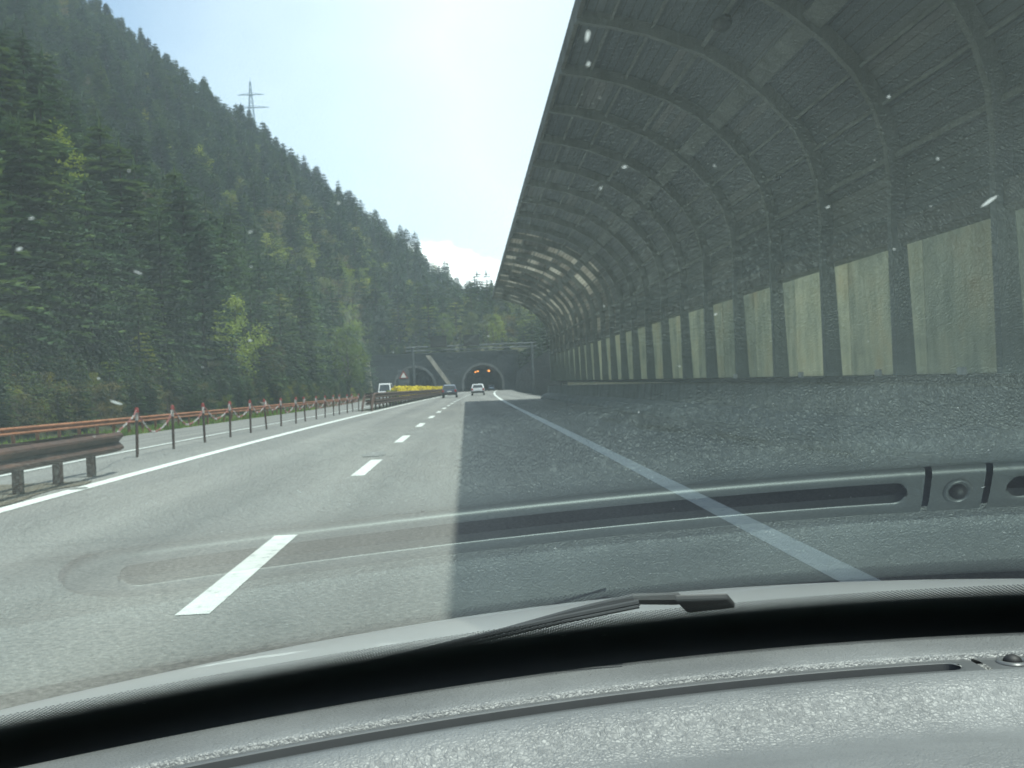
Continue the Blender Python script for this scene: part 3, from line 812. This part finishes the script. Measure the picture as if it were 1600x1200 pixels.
# ------------------------------------------------------------------ tunnel portal
YP = 284.0; zr = dip(YP) - .02
tp = thing('tunnel_portal', 'dark concrete tunnel headwall with two arched openings under the forest', 'tunnel portal', (0, YP, zr))
ARC = ((-14.1, 5.2), (4.3, 5.2)); STR = 1.9
def under(x):
    for cx, r_ in ARC:
        if abs(x-cx) < r_: return STR + math.sqrt(max(0, r_*r_ - (x-cx)**2))
    return -1.0
wx = set(lin(-26.5, 14, 1.2))
for cx, r_ in ARC:
    for k in range(25): wx.add(cx - r_*math.cos(math.pi*k/24))
    wx.add(cx-r_-1e-3); wx.add(cx+r_+1e-3)
wx = sorted(wx)
hw = MB(); TOPZ = 10.6
for a, b in zip(wx, wx[1:]):
    if b-a < 1e-6: continue
    m0 = (a+b)/2; ins = under(m0) > 0
    za = max(under(a), STR) if ins else -1.0; zb = max(under(b), STR) if ins else -1.0
    vs = [(a, 0, za), (b, 0, zb), (b, 0, TOPZ), (a, 0, TOPZ), (a, 1.2, za), (b, 1.2, zb), (b, 1.2, TOPZ), (a, 1.2, TOPZ)]
    hw.add(vs, [(0, 1, 2, 3), (7, 6, 5, 4), (3, 2, 6, 7), (1, 0, 4, 5)])
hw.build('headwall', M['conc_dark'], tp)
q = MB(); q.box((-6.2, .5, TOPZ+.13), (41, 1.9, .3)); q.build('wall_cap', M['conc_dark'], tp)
for cx, r_ in ARC:
    q = MB(); fr = []
    angs = [math.pi*k/28 for k in range(29)]
    pl = [(-r_, -1.0, -1, 0)] + [(-r_*math.cos(a), STR + r_*math.sin(a), -math.cos(a), math.sin(a)) for a in angs] + [(r_, -1.0, 1, 0)]
    fr = [(lambda a_, b_, p=p: (cx + p[0] + p[2]*a_, b_, p[1] + p[3]*a_)) for p in pl]
    q.sweep([(-.04, -.3), (.55, -.3), (.55, .05), (-.04, .05)], fr); q.build('arch_rim', M['rim_conc'], tp, fix=True)
    q = MB()
    pr = [(p[0], p[1]) for p in pl]
    q.sweep([(cx + a, b) for a, b in pr], [(lambda a_, b_, y=y: (a_, y, b_)) for y in (.06, 12, 30, 60, 90)], closed=False); q.add([(cx-r_, 90, -1), (cx+r_, 90, -1), (cx+r_, 90, 8), (cx-r_, 90, 8)], [(0, 1, 2, 3)])
    q.add([(cx-r_, .0, -.06), (cx+r_, .0, -.06), (cx+r_, 90, -.06), (cx-r_, 90, -.06)], [(0, 1, 2, 3)], 1)
    q.build('tunnel_lining', [concrete('lining', (.12, .12, .115)), M['asphalt']], tp)
for dx, yy in ((-1.1, 22), (1.9, 12), (2.3, 30), (-1.6, 44)):
    q = MB(); q.box((4.3+dx, yy, 5.6), (.55, 1.0, .25)); q.build('lamp', M['lamp'], tp)
q = MB(); q.sweep([(-29.2, -1), (-25.3, -1), (-26.0, 9.4), (-28.4, 9.4)], [(lambda a, b, y=y: (a, y, b)) for y in (-2.5, .3)]); q.build('pier', M['conc_light'], tp, fix=True)
q = MB(); q.sweep([(-5.5, 2.2), (-4.3, 2.2), (-9.6, 10.2), (-10.9, 10.2)], [(lambda a, b, y=y: (a, y, b)) for y in (-.6, -.02)]); q.build('coping', M['conc_light'], tp, fix=True)
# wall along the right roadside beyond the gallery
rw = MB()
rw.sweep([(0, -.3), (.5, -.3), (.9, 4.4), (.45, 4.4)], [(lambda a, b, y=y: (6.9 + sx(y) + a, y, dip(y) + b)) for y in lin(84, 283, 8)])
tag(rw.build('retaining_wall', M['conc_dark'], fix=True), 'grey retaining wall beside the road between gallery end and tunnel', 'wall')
# rocks at the hill foot
for i, (x, y, s) in enumerate(((-22.0, 112, .55), (-22.6, 118, .5), (-23.3, 114, .75))):
    bm = bmesh.new(); bmesh.ops.create_icosphere(bm, subdivisions=3, radius=1)
    rr_ = random.Random(i)
    ph_ = [rr_.uniform(0, 6) for _ in range(6)]
    for v in bm.verts:
        c = v.co; k = 1 + .22*math.sin(c.x*3+ph_[0])*math.cos(c.y*4+ph_[1]) + .16*math.sin(c.z*6+ph_[2]+c.x*5)
        v.co = Vector((c.x*1.3*k, c.y*k, c.z*.75*k))
    me = bpy.data.meshes.new('boulder'); bm.to_mesh(me); bm.free(); me.materials.append(M['rock'])
    o = bpy.data.objects.new('boulder', me); COL.objects.link(o); o.location = (x, y, T(x, y) + .1); o.scale = (s, s, s)
    tag(o, ('pale rock at the hill foot nearest the chained posts', 'smaller pale rock between two others at the hill foot', 'largest pale rock higher on the hill foot')[i], 'rock', 'pale rocks at the hill foot')

# ------------------------------------------------------------------ gantry, sign
YG_ = 116.0; zg = dip(YG_)
ga = thing('sign_gantry', 'grey overhead gantry spanning the carriageway before the tunnel', 'gantry', (0, YG_, zg))
for x in (-5.95 + .1, 6.3 + sx(YG_)):
    q = MB(); q.tube([(x, 0, 0), (x, 0, 5.75)], .15, 10); q.build('leg', M['steel'], ga)
q = MB(); xa, xb = -6.6, 6.8 + sx(YG_)
for z in (5.35, 5.75): q.tube([(xa, 0, z), (xb, 0, z)], .07, 8)
k = xa
while k < xb-.6: q.tube([(k, 0, 5.35), (k+.35, 0, 5.75), (k+.7, 0, 5.35)], .03, 5); k += .7
q.build('beam', M['steel'], ga)
for x in (-2.95, .65):
    q = MB(); q.box((x, -.16, 6.25), (1.75, .30, 1.2)); vm = q.build('sign_panel', M['vms'], ga, bevel=.03)
    q = MB(); q.box((x, -.12, 6.87), (1.85, .5, .05)); q.build('visor', M['vms'], vm)
xs_ = -6.25; ys_ = 104.0
sg = thing('roadworks_sign', 'grey warning panel with red bordered triangle rising above the yellow hedge', 'road sign', (xs_, ys_, dip(ys_)))
q = MB(); q.box((0, 0, 2.35), (1.1, .05, 1.5)); q.build('panel', M['steel'], sg)
def tri(r_, y, mat, nm):
    q = MB(); c = (0, 2.5)
    p = [(c[0] + r_*math.cos(a), c[1] + r_*math.sin(a)) for a in (math.pi/2, math.pi/2 + 2.094, math.pi/2 + 4.189)]
    q.sweep(p, [(lambda a, b, yy=yy: (a, yy, b)) for yy in (y, y + .012)]); return q.build(nm, mat, sg, fix=True)
tri(.56, -.045, M['red'], 'triangle_border'); tri(.34, -.06, M['white'], 'triangle_face')
q = MB(); q.box((-.4, .06, .85), (.06, .06, 1.7)); q.box((.4, .06, .85), (.06, .06, 1.7)); q.build('frame', M['steel'], sg)

# ------------------------------------------------------------------ pylon
py_ = thing('electricity_pylon', 'tall lattice pylon with two cross arms standing behind the ridge', 'pylon', (-105.5, 548, 118))
q = MB(); HT = 43.0
def pw(z): return 2.6*(1 - z/HT)**1.0 + .25
zs_ = [0, 5, 10, 15, 20, 24, 28, 31, 34, 37, 40, HT]
for a, b in zip(zs_, zs_[1:]):
    wa, wb = pw(a), pw(b)
    ca = [(wa, wa), (-wa, wa), (-wa, -wa), (wa, -wa)]; cb = [(wb, wb), (-wb, wb), (-wb, -wb), (wb, -wb)]
    for k in range(4):
        q.tube([(*ca[k], a), (*cb[k], b)], .14, 4); q.tube([(*ca[k], a), (*cb[(k+1) % 4], b)], .09, 4); q.tube([(*ca[(k+1) % 4], a), (*cb[k], b)], .09, 4)
q.build('tower', M['pylon'], py_)
for z, l_ in ((36.3, 6.8), (29.6, 9.2)):
    q = MB()
    for s_ in (-1, 1):
        q.tube([(0, .5, z), (s_*l_, 0, z)], .17, 4); q.tube([(0, -.5, z), (s_*l_, 0, z)], .17, 4); q.tube([(0, 0, z+1.1), (s_*l_, 0, z)], .11, 4)
    q.build('cross_arm', M['pylon'], py_)
q = MB(); q.tube([(0, 0, HT-1), (0, 0, HT+2.5)], .12, 4, r2=.05); q.build('tip', M['pylon'], py_)

# ------------------------------------------------------------------ cars
def car(name, label, loc, rzz, paint, wdt=1.74, Ln=4.1, Ht=1.45, kind='hatch'):
    """rear of the car towards -Y of its own axes"""
    t = thing(name, label, 'car' if kind != 'van' else 'van', loc, rzz)
    hw_ = wdt/2
    if kind == 'van':
        low = [(-Ln/2, .35), (Ln/2, .35), (Ln/2, .95), (Ln/2-.7, 1.25), (-Ln/2, 1.25)]
        up = [(-Ln/2, 1.25), (Ln/2-.7, 1.25), (Ln/2-1.3, Ht), (-Ln/2+.05, Ht)]
    else:
        low = [(-Ln/2+.05, .30), (Ln/2-.1, .30), (Ln/2, .55), (Ln/2-.05, .72), (Ln/2-1.0, .90), (-Ln/2+.03, .92), (-Ln/2, .60)]
        up = [(-Ln/2+.05, .92), (Ln/2-1.0, .90), (Ln/2-1.75, Ht-.03), (-Ln/2+1.2, Ht), (-Ln/2+.42, Ht-.06)]
    b = MB(); b.sweep(low, [(lambda a, c, x=x, k=k: (x, a*k, c)) for x, k in ((-hw_, .97), (-hw_+.08, 1), (hw_-.08, 1), (hw_, .97))])
    tw = hw_ - .17; zmin = up[0][1]
    b.sweep(up, [(lambda a, c, x=x: (x*(hw_-.05 - (c-zmin)/(Ht-zmin)*.16), a, c)) for x in (-1, 1)])
    b.build('body', paint, t, fix=True, bevel=.05)
    def quad(p, nm, mat, off):
        q_ = MB(); q_.add(p, [(0, 1, 2, 3)]); o_ = q_.build(nm, mat, t); so_ = o_.modifiers.new('thick', 'SOLIDIFY'); so_.thickness = .015; so_.offset = 0; return o_
    # rear and front glass, side glass follow the upper body, a little proud
    def wall(i, j, nm, ins=.12, push=.012):
        (y0, z0), (y1, z1) = up[i], up[j]
        d = Vector((y1-y0, z1-z0)); nn = Vector((-d.y, d.x)).normalized()
        if (nn.x*((y0+y1)/2)) < 0: nn = -nn
        w0 = hw_-.05 - (z0-zmin)/(Ht-zmin)*.16; w1 = hw_-.05 - (z1-zmin)/(Ht-zmin)*.16
        A = Vector((y0, z0)) + d*.12 + nn*push; B = Vector((y0, z0)) + d*.88 + nn*push
        quad([(-w0+ins, A.x, A.y), (w0-ins, A.x, A.y), (w1-ins, B.x, B.y), (-w1+ins, B.x, B.y)], nm, M['carglass'], 0)
    wall(0, len(up)-1, 'rear_window'); wall(1, 2, 'windscreen')
    ym0, ym1 = up[0][0] + .45, up[1][0] - .55
    for s in (-1, 1):
        zA, zB = zmin + .06, Ht - .12
        xa_ = hw_-.05 - (zA-zmin)/(Ht-zmin)*.16 + .008; xb_ = hw_-.05 - (zB-zmin)/(Ht-zmin)*.16 + .008
        quad([(s*xa_, ym0, zA), (s*xa_, ym1, zA), (s*xb_, ym1-.45, zB), (s*xb_, ym0+.3, zB)], 'side_window', M['carglass'], 0)
        for yy in (-Ln/2+.75, Ln/2-.85):
            q_ = MB(); q_.tube([(s*(hw_-.2), yy, .31), (s*(hw_-.01), yy, .31)], .31, 20); wo = q_.build('wheel', M['tyre'], t)
            q_ = MB(); q_.tube([(s*(hw_-.03), yy, .31), (s*(hw_+.004), yy, .31)], .19, 16); q_.build('rim', M['rim'], wo)
        q_ = MB(); q_.box((s*(hw_-.16), -Ln/2+.01, .80), (.22, .08, .26)); q_.build('tail_light', M['tail'], t)
        q_ = MB(); q_.box((s*(hw_-.28), Ln/2-.03, .68), (.32, .10, .14)); q_.build('headlight', M['white'], t)
    q_ = MB(); q_.box((0, -Ln/2+.02, .45), (wdt-.06, .14, .22)); q_.build('bumper', M['black'], t, bevel=.03)
    q_ = MB(); q_.box((0, -Ln/2-.02, .72), (.50, .03, .11)); q_.build('number_plate', M['white'], t)
    return t
def carloc(X, Y): return rp(X, Y, 0.02)
car('hatchback_car', 'dark blue hatchback driving in the passing lane ahead', carloc(-3.15, 122), -.018, M['blue'], 1.74, 4.0, 1.48)
car('estate_car', 'silver white estate driving ahead in the sunlit lane before the tunnel', carloc(-.05, 139), -.02, M['silver'], 1.76, 4.4, 1.50)
car('tunnel_car', 'small pale blue car just inside the right tunnel arch', (6.6, 288, dip(288)), -.04, M['pale_blue'], 1.7, 4.0, 1.5)
car('delivery_van', 'oncoming van with white roof beyond the median hedge', (-11.8, 152, rz(-11.8, 152)+.02), math.pi, M['vanwhite'], 1.95, 5.2, 2.5, 'van')

# ------------------------------------------------------------------ the car we sit in (axes at the eye, z from the eye)
XC = .42; BOW = .28; CRN = .03
own = thing('own_car', 'silver white car seen from inside with leather dashboard and reflecting windscreen', 'car', (0, 0, H))
def bow(X): return -BOW*(X-XC)**2
def crn(X): return -CRN*(X-XC)**2
AL = R(30)
def screen(X, t, off=0.0):
    """point of the windscreen: X across, t metres up the glass; off > 0 outside"""
    return (X, 1.0 + bow(X) - t*math.cos(AL) + off*math.sin(AL), -.25 + crn(X) + t*math.sin(AL) + off*math.cos(AL))
X0, X1 = -.62, 1.46
ws = MB(); ws.grid(70, 40, lambda u, v: screen(X0 + (X1-X0)*u, -.12 + 1.02*v))
wso = ws.build('windscreen', M['glass'], own, smooth=True)
fb = MB(); nu, nv = 120, 8; TF = .094
def tf(X): return TF - .016*max(0.0, min(1.0, (.05-X)/.5))
fb.grid(nu, nv, lambda u, v: screen(X0 + (X1-X0)*u, -.12 + (tf(X0 + (X1-X0)*u)+.12)*v, .002))
fo = fb.build('frit_band', M['frit'], wso, smooth=True)
ul = fo.data.uv_layers.new(name='UVMap')
for lp in fo.data.loops:
    i = lp.vertex_index; u = (i % nu)/(nu-1); v = (i//nu)/(nv-1)
    ul.data[lp.index].uv = ((X1-X0)*u, (TF+.12)*(1-v))
# insect splats and dust on the glass
rs = random.Random(21)
def speck(m, X, t, a, b, rot, off=.0012):
    n_ = 9; vs = []
    for k in range(n_):
        q_ = 2*math.pi*k/n_; r_ = rs.uniform(.55, 1.1); ex, ey = a*math.cos(q_)*r_, b*math.sin(q_)*r_
        vs.append(screen(X + ex*math.cos(rot) - ey*math.sin(rot), t + ex*math.sin(rot) + ey*math.cos(rot), off))
    m.add(vs, [tuple(range(n_))])
sm_ = MB()
for k in range(210):
    s_ = rs.choice((.0003, .0004, .0005, .0006, .0008)); speck(sm_, rs.uniform(-.5, .75), rs.uniform(.1, .75), s_, s_*rs.uniform(.5, 1), rs.uniform(0, 3))
tag(sm_.build('dust_speck', M['splat'], wso), kind='stuff')
def px_t(px, py):
    """where the sight line through a spot of the photo meets the glass"""
    a = R(2.4); x = px-730; y = 597-py
    dx = (x*math.cos(a) + y*math.sin(a))/F; dz = (y*math.cos(a) - x*math.sin(a))/F
    yy = .6
    for _ in range(30):
        X = dx*yy; t = (1.0 + bow(X) - yy)/math.cos(AL); zs = -.25 + crn(X) + t*math.sin(AL)
        yy += (zs - dz*yy)*.6
    return X, t
for (px, py, a, b, rt) in ((1563, 312, .0062, .0019, 1.1), (189, 632, .0042, .0016, -.9), (919, 58, .0042, .0011, 1.5), (921, 102, .002, .001, 1.4), (222, 432, .0030, .0009, -.8), (1203, 836, .0036, .001, .9), (1302, 323, .0016, .001, .8), (978, 263, .0015, .0012, 0), (1122, 493, .0013, .0012, .5), (940, 296, .0013, .0008, 1.2), (43, 397, .002, .001, .7), (62, 350, .0015, .001, .4), (394, 369, .0017, .0006, .6), (470, 770, .0035, .0006, -1.2), (1553, 767, .002, .001, .6), (868, 860, .0016, .0013, .2), (880, 997, .0045, .0005, .05), (945, 997, .0045, .0005, .05), (1238, 956, .0030, .0006, .1), (1300, 966, .0035, .0005, .35), (1375, 948, .005, .0005, .25), (62, 1117, .004, .0010, -.2), (172, 1098, .004, .0005, .1), (232, 1095, .0025, .0008, -.5), (1535, 938, .003, .0009, .2)):
    m_s = MB(); X, t = px_t(px, py); speck(m_s, X, t, a*.72, b*.62, rt); m_s.build('insect_splat', M['splat'], wso)
# bonnet
def bonnet(X, d):
    dl = X-.558; side = max(0.0, abs(dl)-1.15)
    return (X, 1.2325 - .3019*dl*dl + d, -.2809 - .018*dl*dl - .0016*X - .1167*d - .0819*d*d - 1.6*side*side - .4*max(0, d-.95)**2)
bn = MB(); bn.grid(60, 40, lambda u, v: bonnet(XC - 1.12 + 2.2*u, 1.15*v)); 
bn.grid(60, 2, lambda u, v: tuple(a + b for a, b in zip(bonnet(XC - 1.12 + 2.2*u, 0), (0, .004*v, -.03*v))), flip=True)
bn.build('bonnet', M['bonnet'], own, smooth=True)
cw = MB(); cw.grid(60, 6, lambda u, v: (XC - 1.0 + 2.0*u, .90 - BOW*(2.0*u-1)**2*1.0 + .30*v, -.335 - CRN*(2*u-1)**2 + .012*v)); cw.build('cowl', M['black'], own, smooth=True)
# dashboard
PROF = [(.88, -.42), (.93, -.36), (.943, -.30), (.947, -.268), (.946, -.2535), (.941, -.2500), (.925, -.2488), (.893, -.2485), (.880, -.2490), (.8765, -.2505), (.8755, -.264),
        (.8215, -.264), (.8205, -.2490), (.816, -.2455), (.805, -.2440), (.79, -.2475), (.775, -.2570), (.76, -.2655), (.745, -.2690), (.725, -.2660), (.70, -.2600), (.68, -.2575), (.655, -.2590), (.63, -.2650), (.60, -.2770), (.56, -.2990), (.51, -.3330), (.46, -.3730), (.40, -.4250), (.34, -.49), (.30, -.55)]
def dash(X, i, lift=0.0):
    y, z = PROF[i]
    und = (.006*math.sin(X*7+1.0) + .003*math.sin(X*17+2.0))*max(0, min(1, (.78-y)/.12))
    return (X, y + bow(X)*(1 - .25*max(0, min(1, (.8-y)/.4))), z + crn(X) + lift + und)
# finer profile by splitting the long spans
fine = []
for i in range(len(PROF)-1):
    a, b = PROF[i], PROF[i+1]
    fine.append(a)
    if i >= 13:
        pm1 = PROF[i-1]; p2 = PROF[min(i+2, len(PROF)-1)]
        for u in (.25, .5, .75):      # Catmull-Rom
            f_ = lambda k: .5*((2*a[k]) + (-pm1[k]+b[k])*u + (2*pm1[k]-5*a[k]+4*b[k]-p2[k])*u*u + (-pm1[k]+3*a[k]-3*b[k]+p2[k])*u**3)
            fine.append((f_(0), f_(1)))
fine.append(PROF[-1]); PROF = fine
db = MB(); NXD = 420
DX0, DX1 = -.60, 1.44
db.grid(NXD, len(PROF), lambda u, v: dash(DX0 + (DX1-DX0)*u, int(round(v*(len(PROF)-1)))))
dbo = db.build('dashboard', M['leather'], own, smooth=True)
# defroster strip in the groove: trim bar with a long dark slot, then the sensor panel
def sp(X, w_, z): 
    return (X, .8485 + w_ + bow(X), -.2505 + z + crn(X))
def strip_piece(xa, xb, slot=None, round_left=False):
    """trim bar across -.0255..0255; slot = (x from, x to) cuts a long rounded hole; returns (bar, walls, floor)"""
    m = MB(); wl = MB(); fl = MB(); n_ = max(6, int((xb-xa)/.002)); c0, r0 = -.001, .0105
    vs, wv, fs, wf = [], [], [], []
    for i in range(n_+1):
        X = xa + (xb-xa)*i/n_; k_ = 1.0; h_ = 0.0
        if round_left and X < xa + .06: k_ = max(.02, math.sqrt(max(0, 1 - ((xa + .06 - X)/.06)**2)))
        if slot and slot[0] < X < slot[1]:
            e = min(X-slot[0], slot[1]-X); h_ = r0 if e >= r0 else math.sqrt(max(0, r0*r0 - (r0-e)**2))
        ws_ = [-.0255, -.0235, -.0170, c0-h_-.0012*(h_ > 0), c0-h_, c0+h_, c0+h_+.0012*(h_ > 0), .0215, .0255]
        zz_ = [-.006, -.0015, 0, .0004, -.0004*(h_ > 0), -.0004*(h_ > 0), .0004, -.001, -.007]
        if h_ == 0: ws_ = [-.0255, -.0235, -.0170, -.008, -.003, .003, .009, .0215, .0255]; zz_ = [-.006, -.0015, .0002, .0004, .0004, .0004, .0004, -.001, -.007]
        for w_, z_ in zip(ws_, zz_): vs.append(sp(X, w_*k_, z_))
        wv += [sp(X, c0-h_, -.0004), sp(X, c0-h_*.9, -.0095), sp(X, c0+h_*.9, -.0095), sp(X, c0+h_, -.0004)]
        if i:
            op = slot and slot[0] < X <= slot[1] + .002
            for j in range(8):
                if j == 4 and op: continue
                fs.append(((i-1)*9+j, i*9+j, i*9+j+1, (i-1)*9+j+1))
            if op:
                for j in (0, 2): wf.append(((i-1)*4+j, i*4+j, i*4+j+1, (i-1)*4+j+1))
                fl.f.append(((i-1)*4+1, i*4+1, i*4+2, (i-1)*4+2)); fl.mi.append(0)
    fl.v = list(wv)
    wl.add(wv, wf); m.add(vs, fs)
    return m, wl, fl
def strip_obj(name, xa, xb, slot, rl=False):
    m, wl, fl = strip_piece(xa, xb, slot, rl)
    o = m.build(name, M['trim'], dbo, smooth=True)
    if slot:
        m2 = MB(); m2.add(wl.v, wl.f, 0); m2.add(fl.v, fl.f, 1); m2.build('slot', [M['trim'], M['hole']], o)
    return o
sb_ = strip_obj('defroster_strip', -.272, .410, (-.236, .395), True)
s2 = strip_obj('sensor_panel', .416, .463, None)
s3 = strip_obj('defroster_strip', .469, 1.16, (.484, 1.12))
q = MB(); cx_, cw_ = .440, 0.0
q.grid(24, 8, lambda u, v: sp(cx_ + .0075*math.cos(2*math.pi*u)*math.cos(v*math.pi/2), cw_ + .0075*math.sin(2*math.pi*u)*math.cos(v*math.pi/2), .001 + .006*math.sin(v*math.pi/2)))
q.build('sensor_dome', M['black'], s2, smooth=True)
q = MB(); q.grid(28, 4, lambda u, v: sp(cx_ + (.0085+.0045*v)*math.cos(2*math.pi*u), cw_ + (.0085+.0045*v)*math.sin(2*math.pi*u), .0008 + .0022*math.sin(v*math.pi)))
q.build('sensor_ring', M['trim'], s2, smooth=True)
# a speaker grille in the corner of the dash
q = MB(); q.grid(40, 8, lambda u, v: (-.455 + .055*v*math.cos(2*math.pi*u), .80 + bow(-.455) + .045*v*math.sin(2*math.pi*u), -.2455 + crn(-.455) + .004*(1-v*v)))
gmat, gnt, gp = new_mat('speaker_mesh'); vor = N(gnt, 'ShaderNodeTexVoronoi', Scale=330.0, Randomness=0.0)
gnt.links.new(gnt.nodes.new('ShaderNodeTexCoord').outputs['Object'], vor.inputs['Vector'])
gnt.links.new(ramp(gnt, vor.outputs['Distance'], [(.30, (.02, .02, .02)), (.42, (.4, .4, .4))]), gp.inputs['Base Color'])
q.build('speaker_grille', gmat, dbo, smooth=True)
# seams of the airbag lid
for (xa, xb) in ((-.02, -.017),):
    q = MB(); q.grid(2, 10, lambda u, v: (xa + (xb-xa)*u + .004, .815 + bow(0)*1 - .02*v, -.2462 + crn(0) - .0003 + .0012*v)); q.build('seam', M['hole'], dbo)
# wiper outside the glass
wp = thing('wiper', 'black wiper lying along the bottom of the windscreen', 'wiper'); wp.parent = own
del wp['label']; del wp['category']
def on(X, t, off): return screen(X, t, off)
def onp(px, py, off):
    u, v = px, py
    for _ in range(6):
        p = on(*px_t(u, v), off); a, b = to_px(p[0], p[1], p[2] + H); u += px-a; v += py-b
    return p
q = MB(); bl = [(420, 1079), (560, 1040), (760, 993), (880, 967), (1000, 944)]
q.tube([onp(x, y, .011) for x, y in bl], .0030, 8); q.tube([onp(x, y+6, .005) for x, y in bl], .0016, 6); q.build('blade', M['wiper'], wp)
q = MB(); q.tube([onp(770, 992, .016), onp(900, 958, .018), onp(990, 938, .019), onp(1062, 938, .018)], .0036, 8, r2=.0056); q.build('arm', M['wiper'], wp)
q = MB(); bx = [onp(1055, 931, .018), onp(1140, 929, .015), onp(1152, 943, .012), onp(1075, 951, .012)]
q.add([*bx, *[(p[0], p[1] - .003, p[2] - .006) for p in bx]], [(0, 1, 2, 3), (7, 6, 5, 4), (0, 4, 5, 1), (1, 5, 6, 2), (2, 6, 7, 3), (3, 7, 4, 0)]); q.build('arm_cover', M['wiper'], wp, fix=True, bevel=.002)

# ------------------------------------------------------------------ light, sky, camera
EL, AZ = R(71.4), R(118)
sun = bpy.data.lights.new('sun', 'SUN'); sun.energy = 4.0; sun.angle = R(0.55); sun.color = (1.0, .955, .88)
so_ = bpy.data.objects.new('sun', sun); COL.objects.link(so_)
dirv = Vector((math.sin(AZ)*math.cos(EL), math.cos(AZ)*math.cos(EL), math.sin(EL)))
so_.rotation_euler = dirv.to_track_quat('Z', 'Y').to_euler(); so_.location = (30, 40, 60)
wd = bpy.data.worlds.new('World'); scene.world = wd; wd.use_nodes = True
nt = wd.node_tree; bg = nt.nodes['Background']
sk = nt.nodes.new('ShaderNodeTexSky'); sk.sky_type = 'NISHITA'; sk.sun_disc = False
sk.sun_elevation = EL; sk.sun_rotation = AZ; sk.dust_density = 1.6; sk.air_density = 1.0; sk.altitude = 600
tc = nt.nodes.new('ShaderNodeTexCoord'); sep = nt.nodes.new('ShaderNodeSeparateXYZ'); nt.links.new(tc.outputs['Generated'], sep.inputs[0])
cf = noise(nt, 7.0, 7, 0.58, vec=tc.outputs['Generated'], stretch=(1, 1, 2.2))
band = ramp(nt, sep.outputs[2], [(0.0, (0, 0, 0)), (0.07, (1, 1, 1)), (0.12, (.9, .9, .9)), (0.19, (0, 0, 0))])
cl = ramp(nt, math_n(nt, 'MULTIPLY', cf, band), [(0.36, (0, 0, 0)), (0.46, (1, 1, 1))])
veil = noise(nt, 1.1, 5, 0.6, vec=tc.outputs['Generated'], stretch=(1, 1, 1.6))
vx = math_n(nt, 'ADD', math_n(nt, 'MULTIPLY', sep.outputs[0], 1.7), math_n(nt, 'MULTIPLY', math_n(nt, 'SUBTRACT', veil, 0.5), 0.8))
vfac = ramp(nt, math_n(nt, 'ADD', vx, 0.62), [(0.10, (.0, .0, .0)), (0.42, (.5, .5, .5)), (0.72, (.85, .85, .85)), (1.0, (.6, .6, .6))])
skc = mixc(nt, cl, mixc(nt, vfac, sk.outputs[0], (6.8, 7.0, 7.2)), (16.0, 16.0, 16.0))
nt.links.new(skc, bg.inputs[0]); bg.inputs[1].default_value = 0.13

# the valley air: thin even haze in one box round everything
hz_ = MB(); hz_.box((-130, 430, 128), (1560, 1620, 326)); mh_ = bpy.data.materials.new('haze_air'); mh_.use_nodes = True; hn = mh_.node_tree
hn.nodes.remove(hn.nodes['Principled BSDF']); pv = hn.nodes.new('ShaderNodeVolumePrincipled')
pv.inputs['Color'].default_value = (.72, .86, 1, 1); pv.inputs['Density'].default_value = .00028
hn.links.new(pv.outputs[0], hn.nodes['Material Output'].inputs['Volume']); tag(hz_.build('haze', mh_), kind='stuff')
cam = bpy.data.cameras.new('camera'); co = bpy.data.objects.new('camera', cam); COL.objects.link(co); scene.camera = co
cam.sensor_width = 36.0; cam.lens = 36.0*F/1600; cam.clip_start = .01; cam.clip_end = 9000
yaw = -math.atan(69.8/F); pit = math.atan(5.9/F)
co.matrix_world = Matrix.Translation((0, 0, H)) @ Matrix.Rotation(yaw, 4, 'Z') @ Matrix.Rotation(R(90)-pit, 4, 'X') @ Matrix.Rotation(R(-2.4), 4, 'Z')
cam.dof.use_dof = True; cam.dof.focus_distance = 1.25; cam.dof.aperture_fstop = 20.0
vs = scene.view_settings; vs.view_transform = 'Standard'; vs.look = 'None'; vs.gamma = 1.0; vs.exposure = 0.95
scene.cycles.use_denoising = True
scene.cycles.max_bounces = 6; scene.cycles.diffuse_bounces = 3; scene.cycles.glossy_bounces = 3; scene.cycles.caustics_reflective = False; scene.cycles.transparent_max_bounces = 16
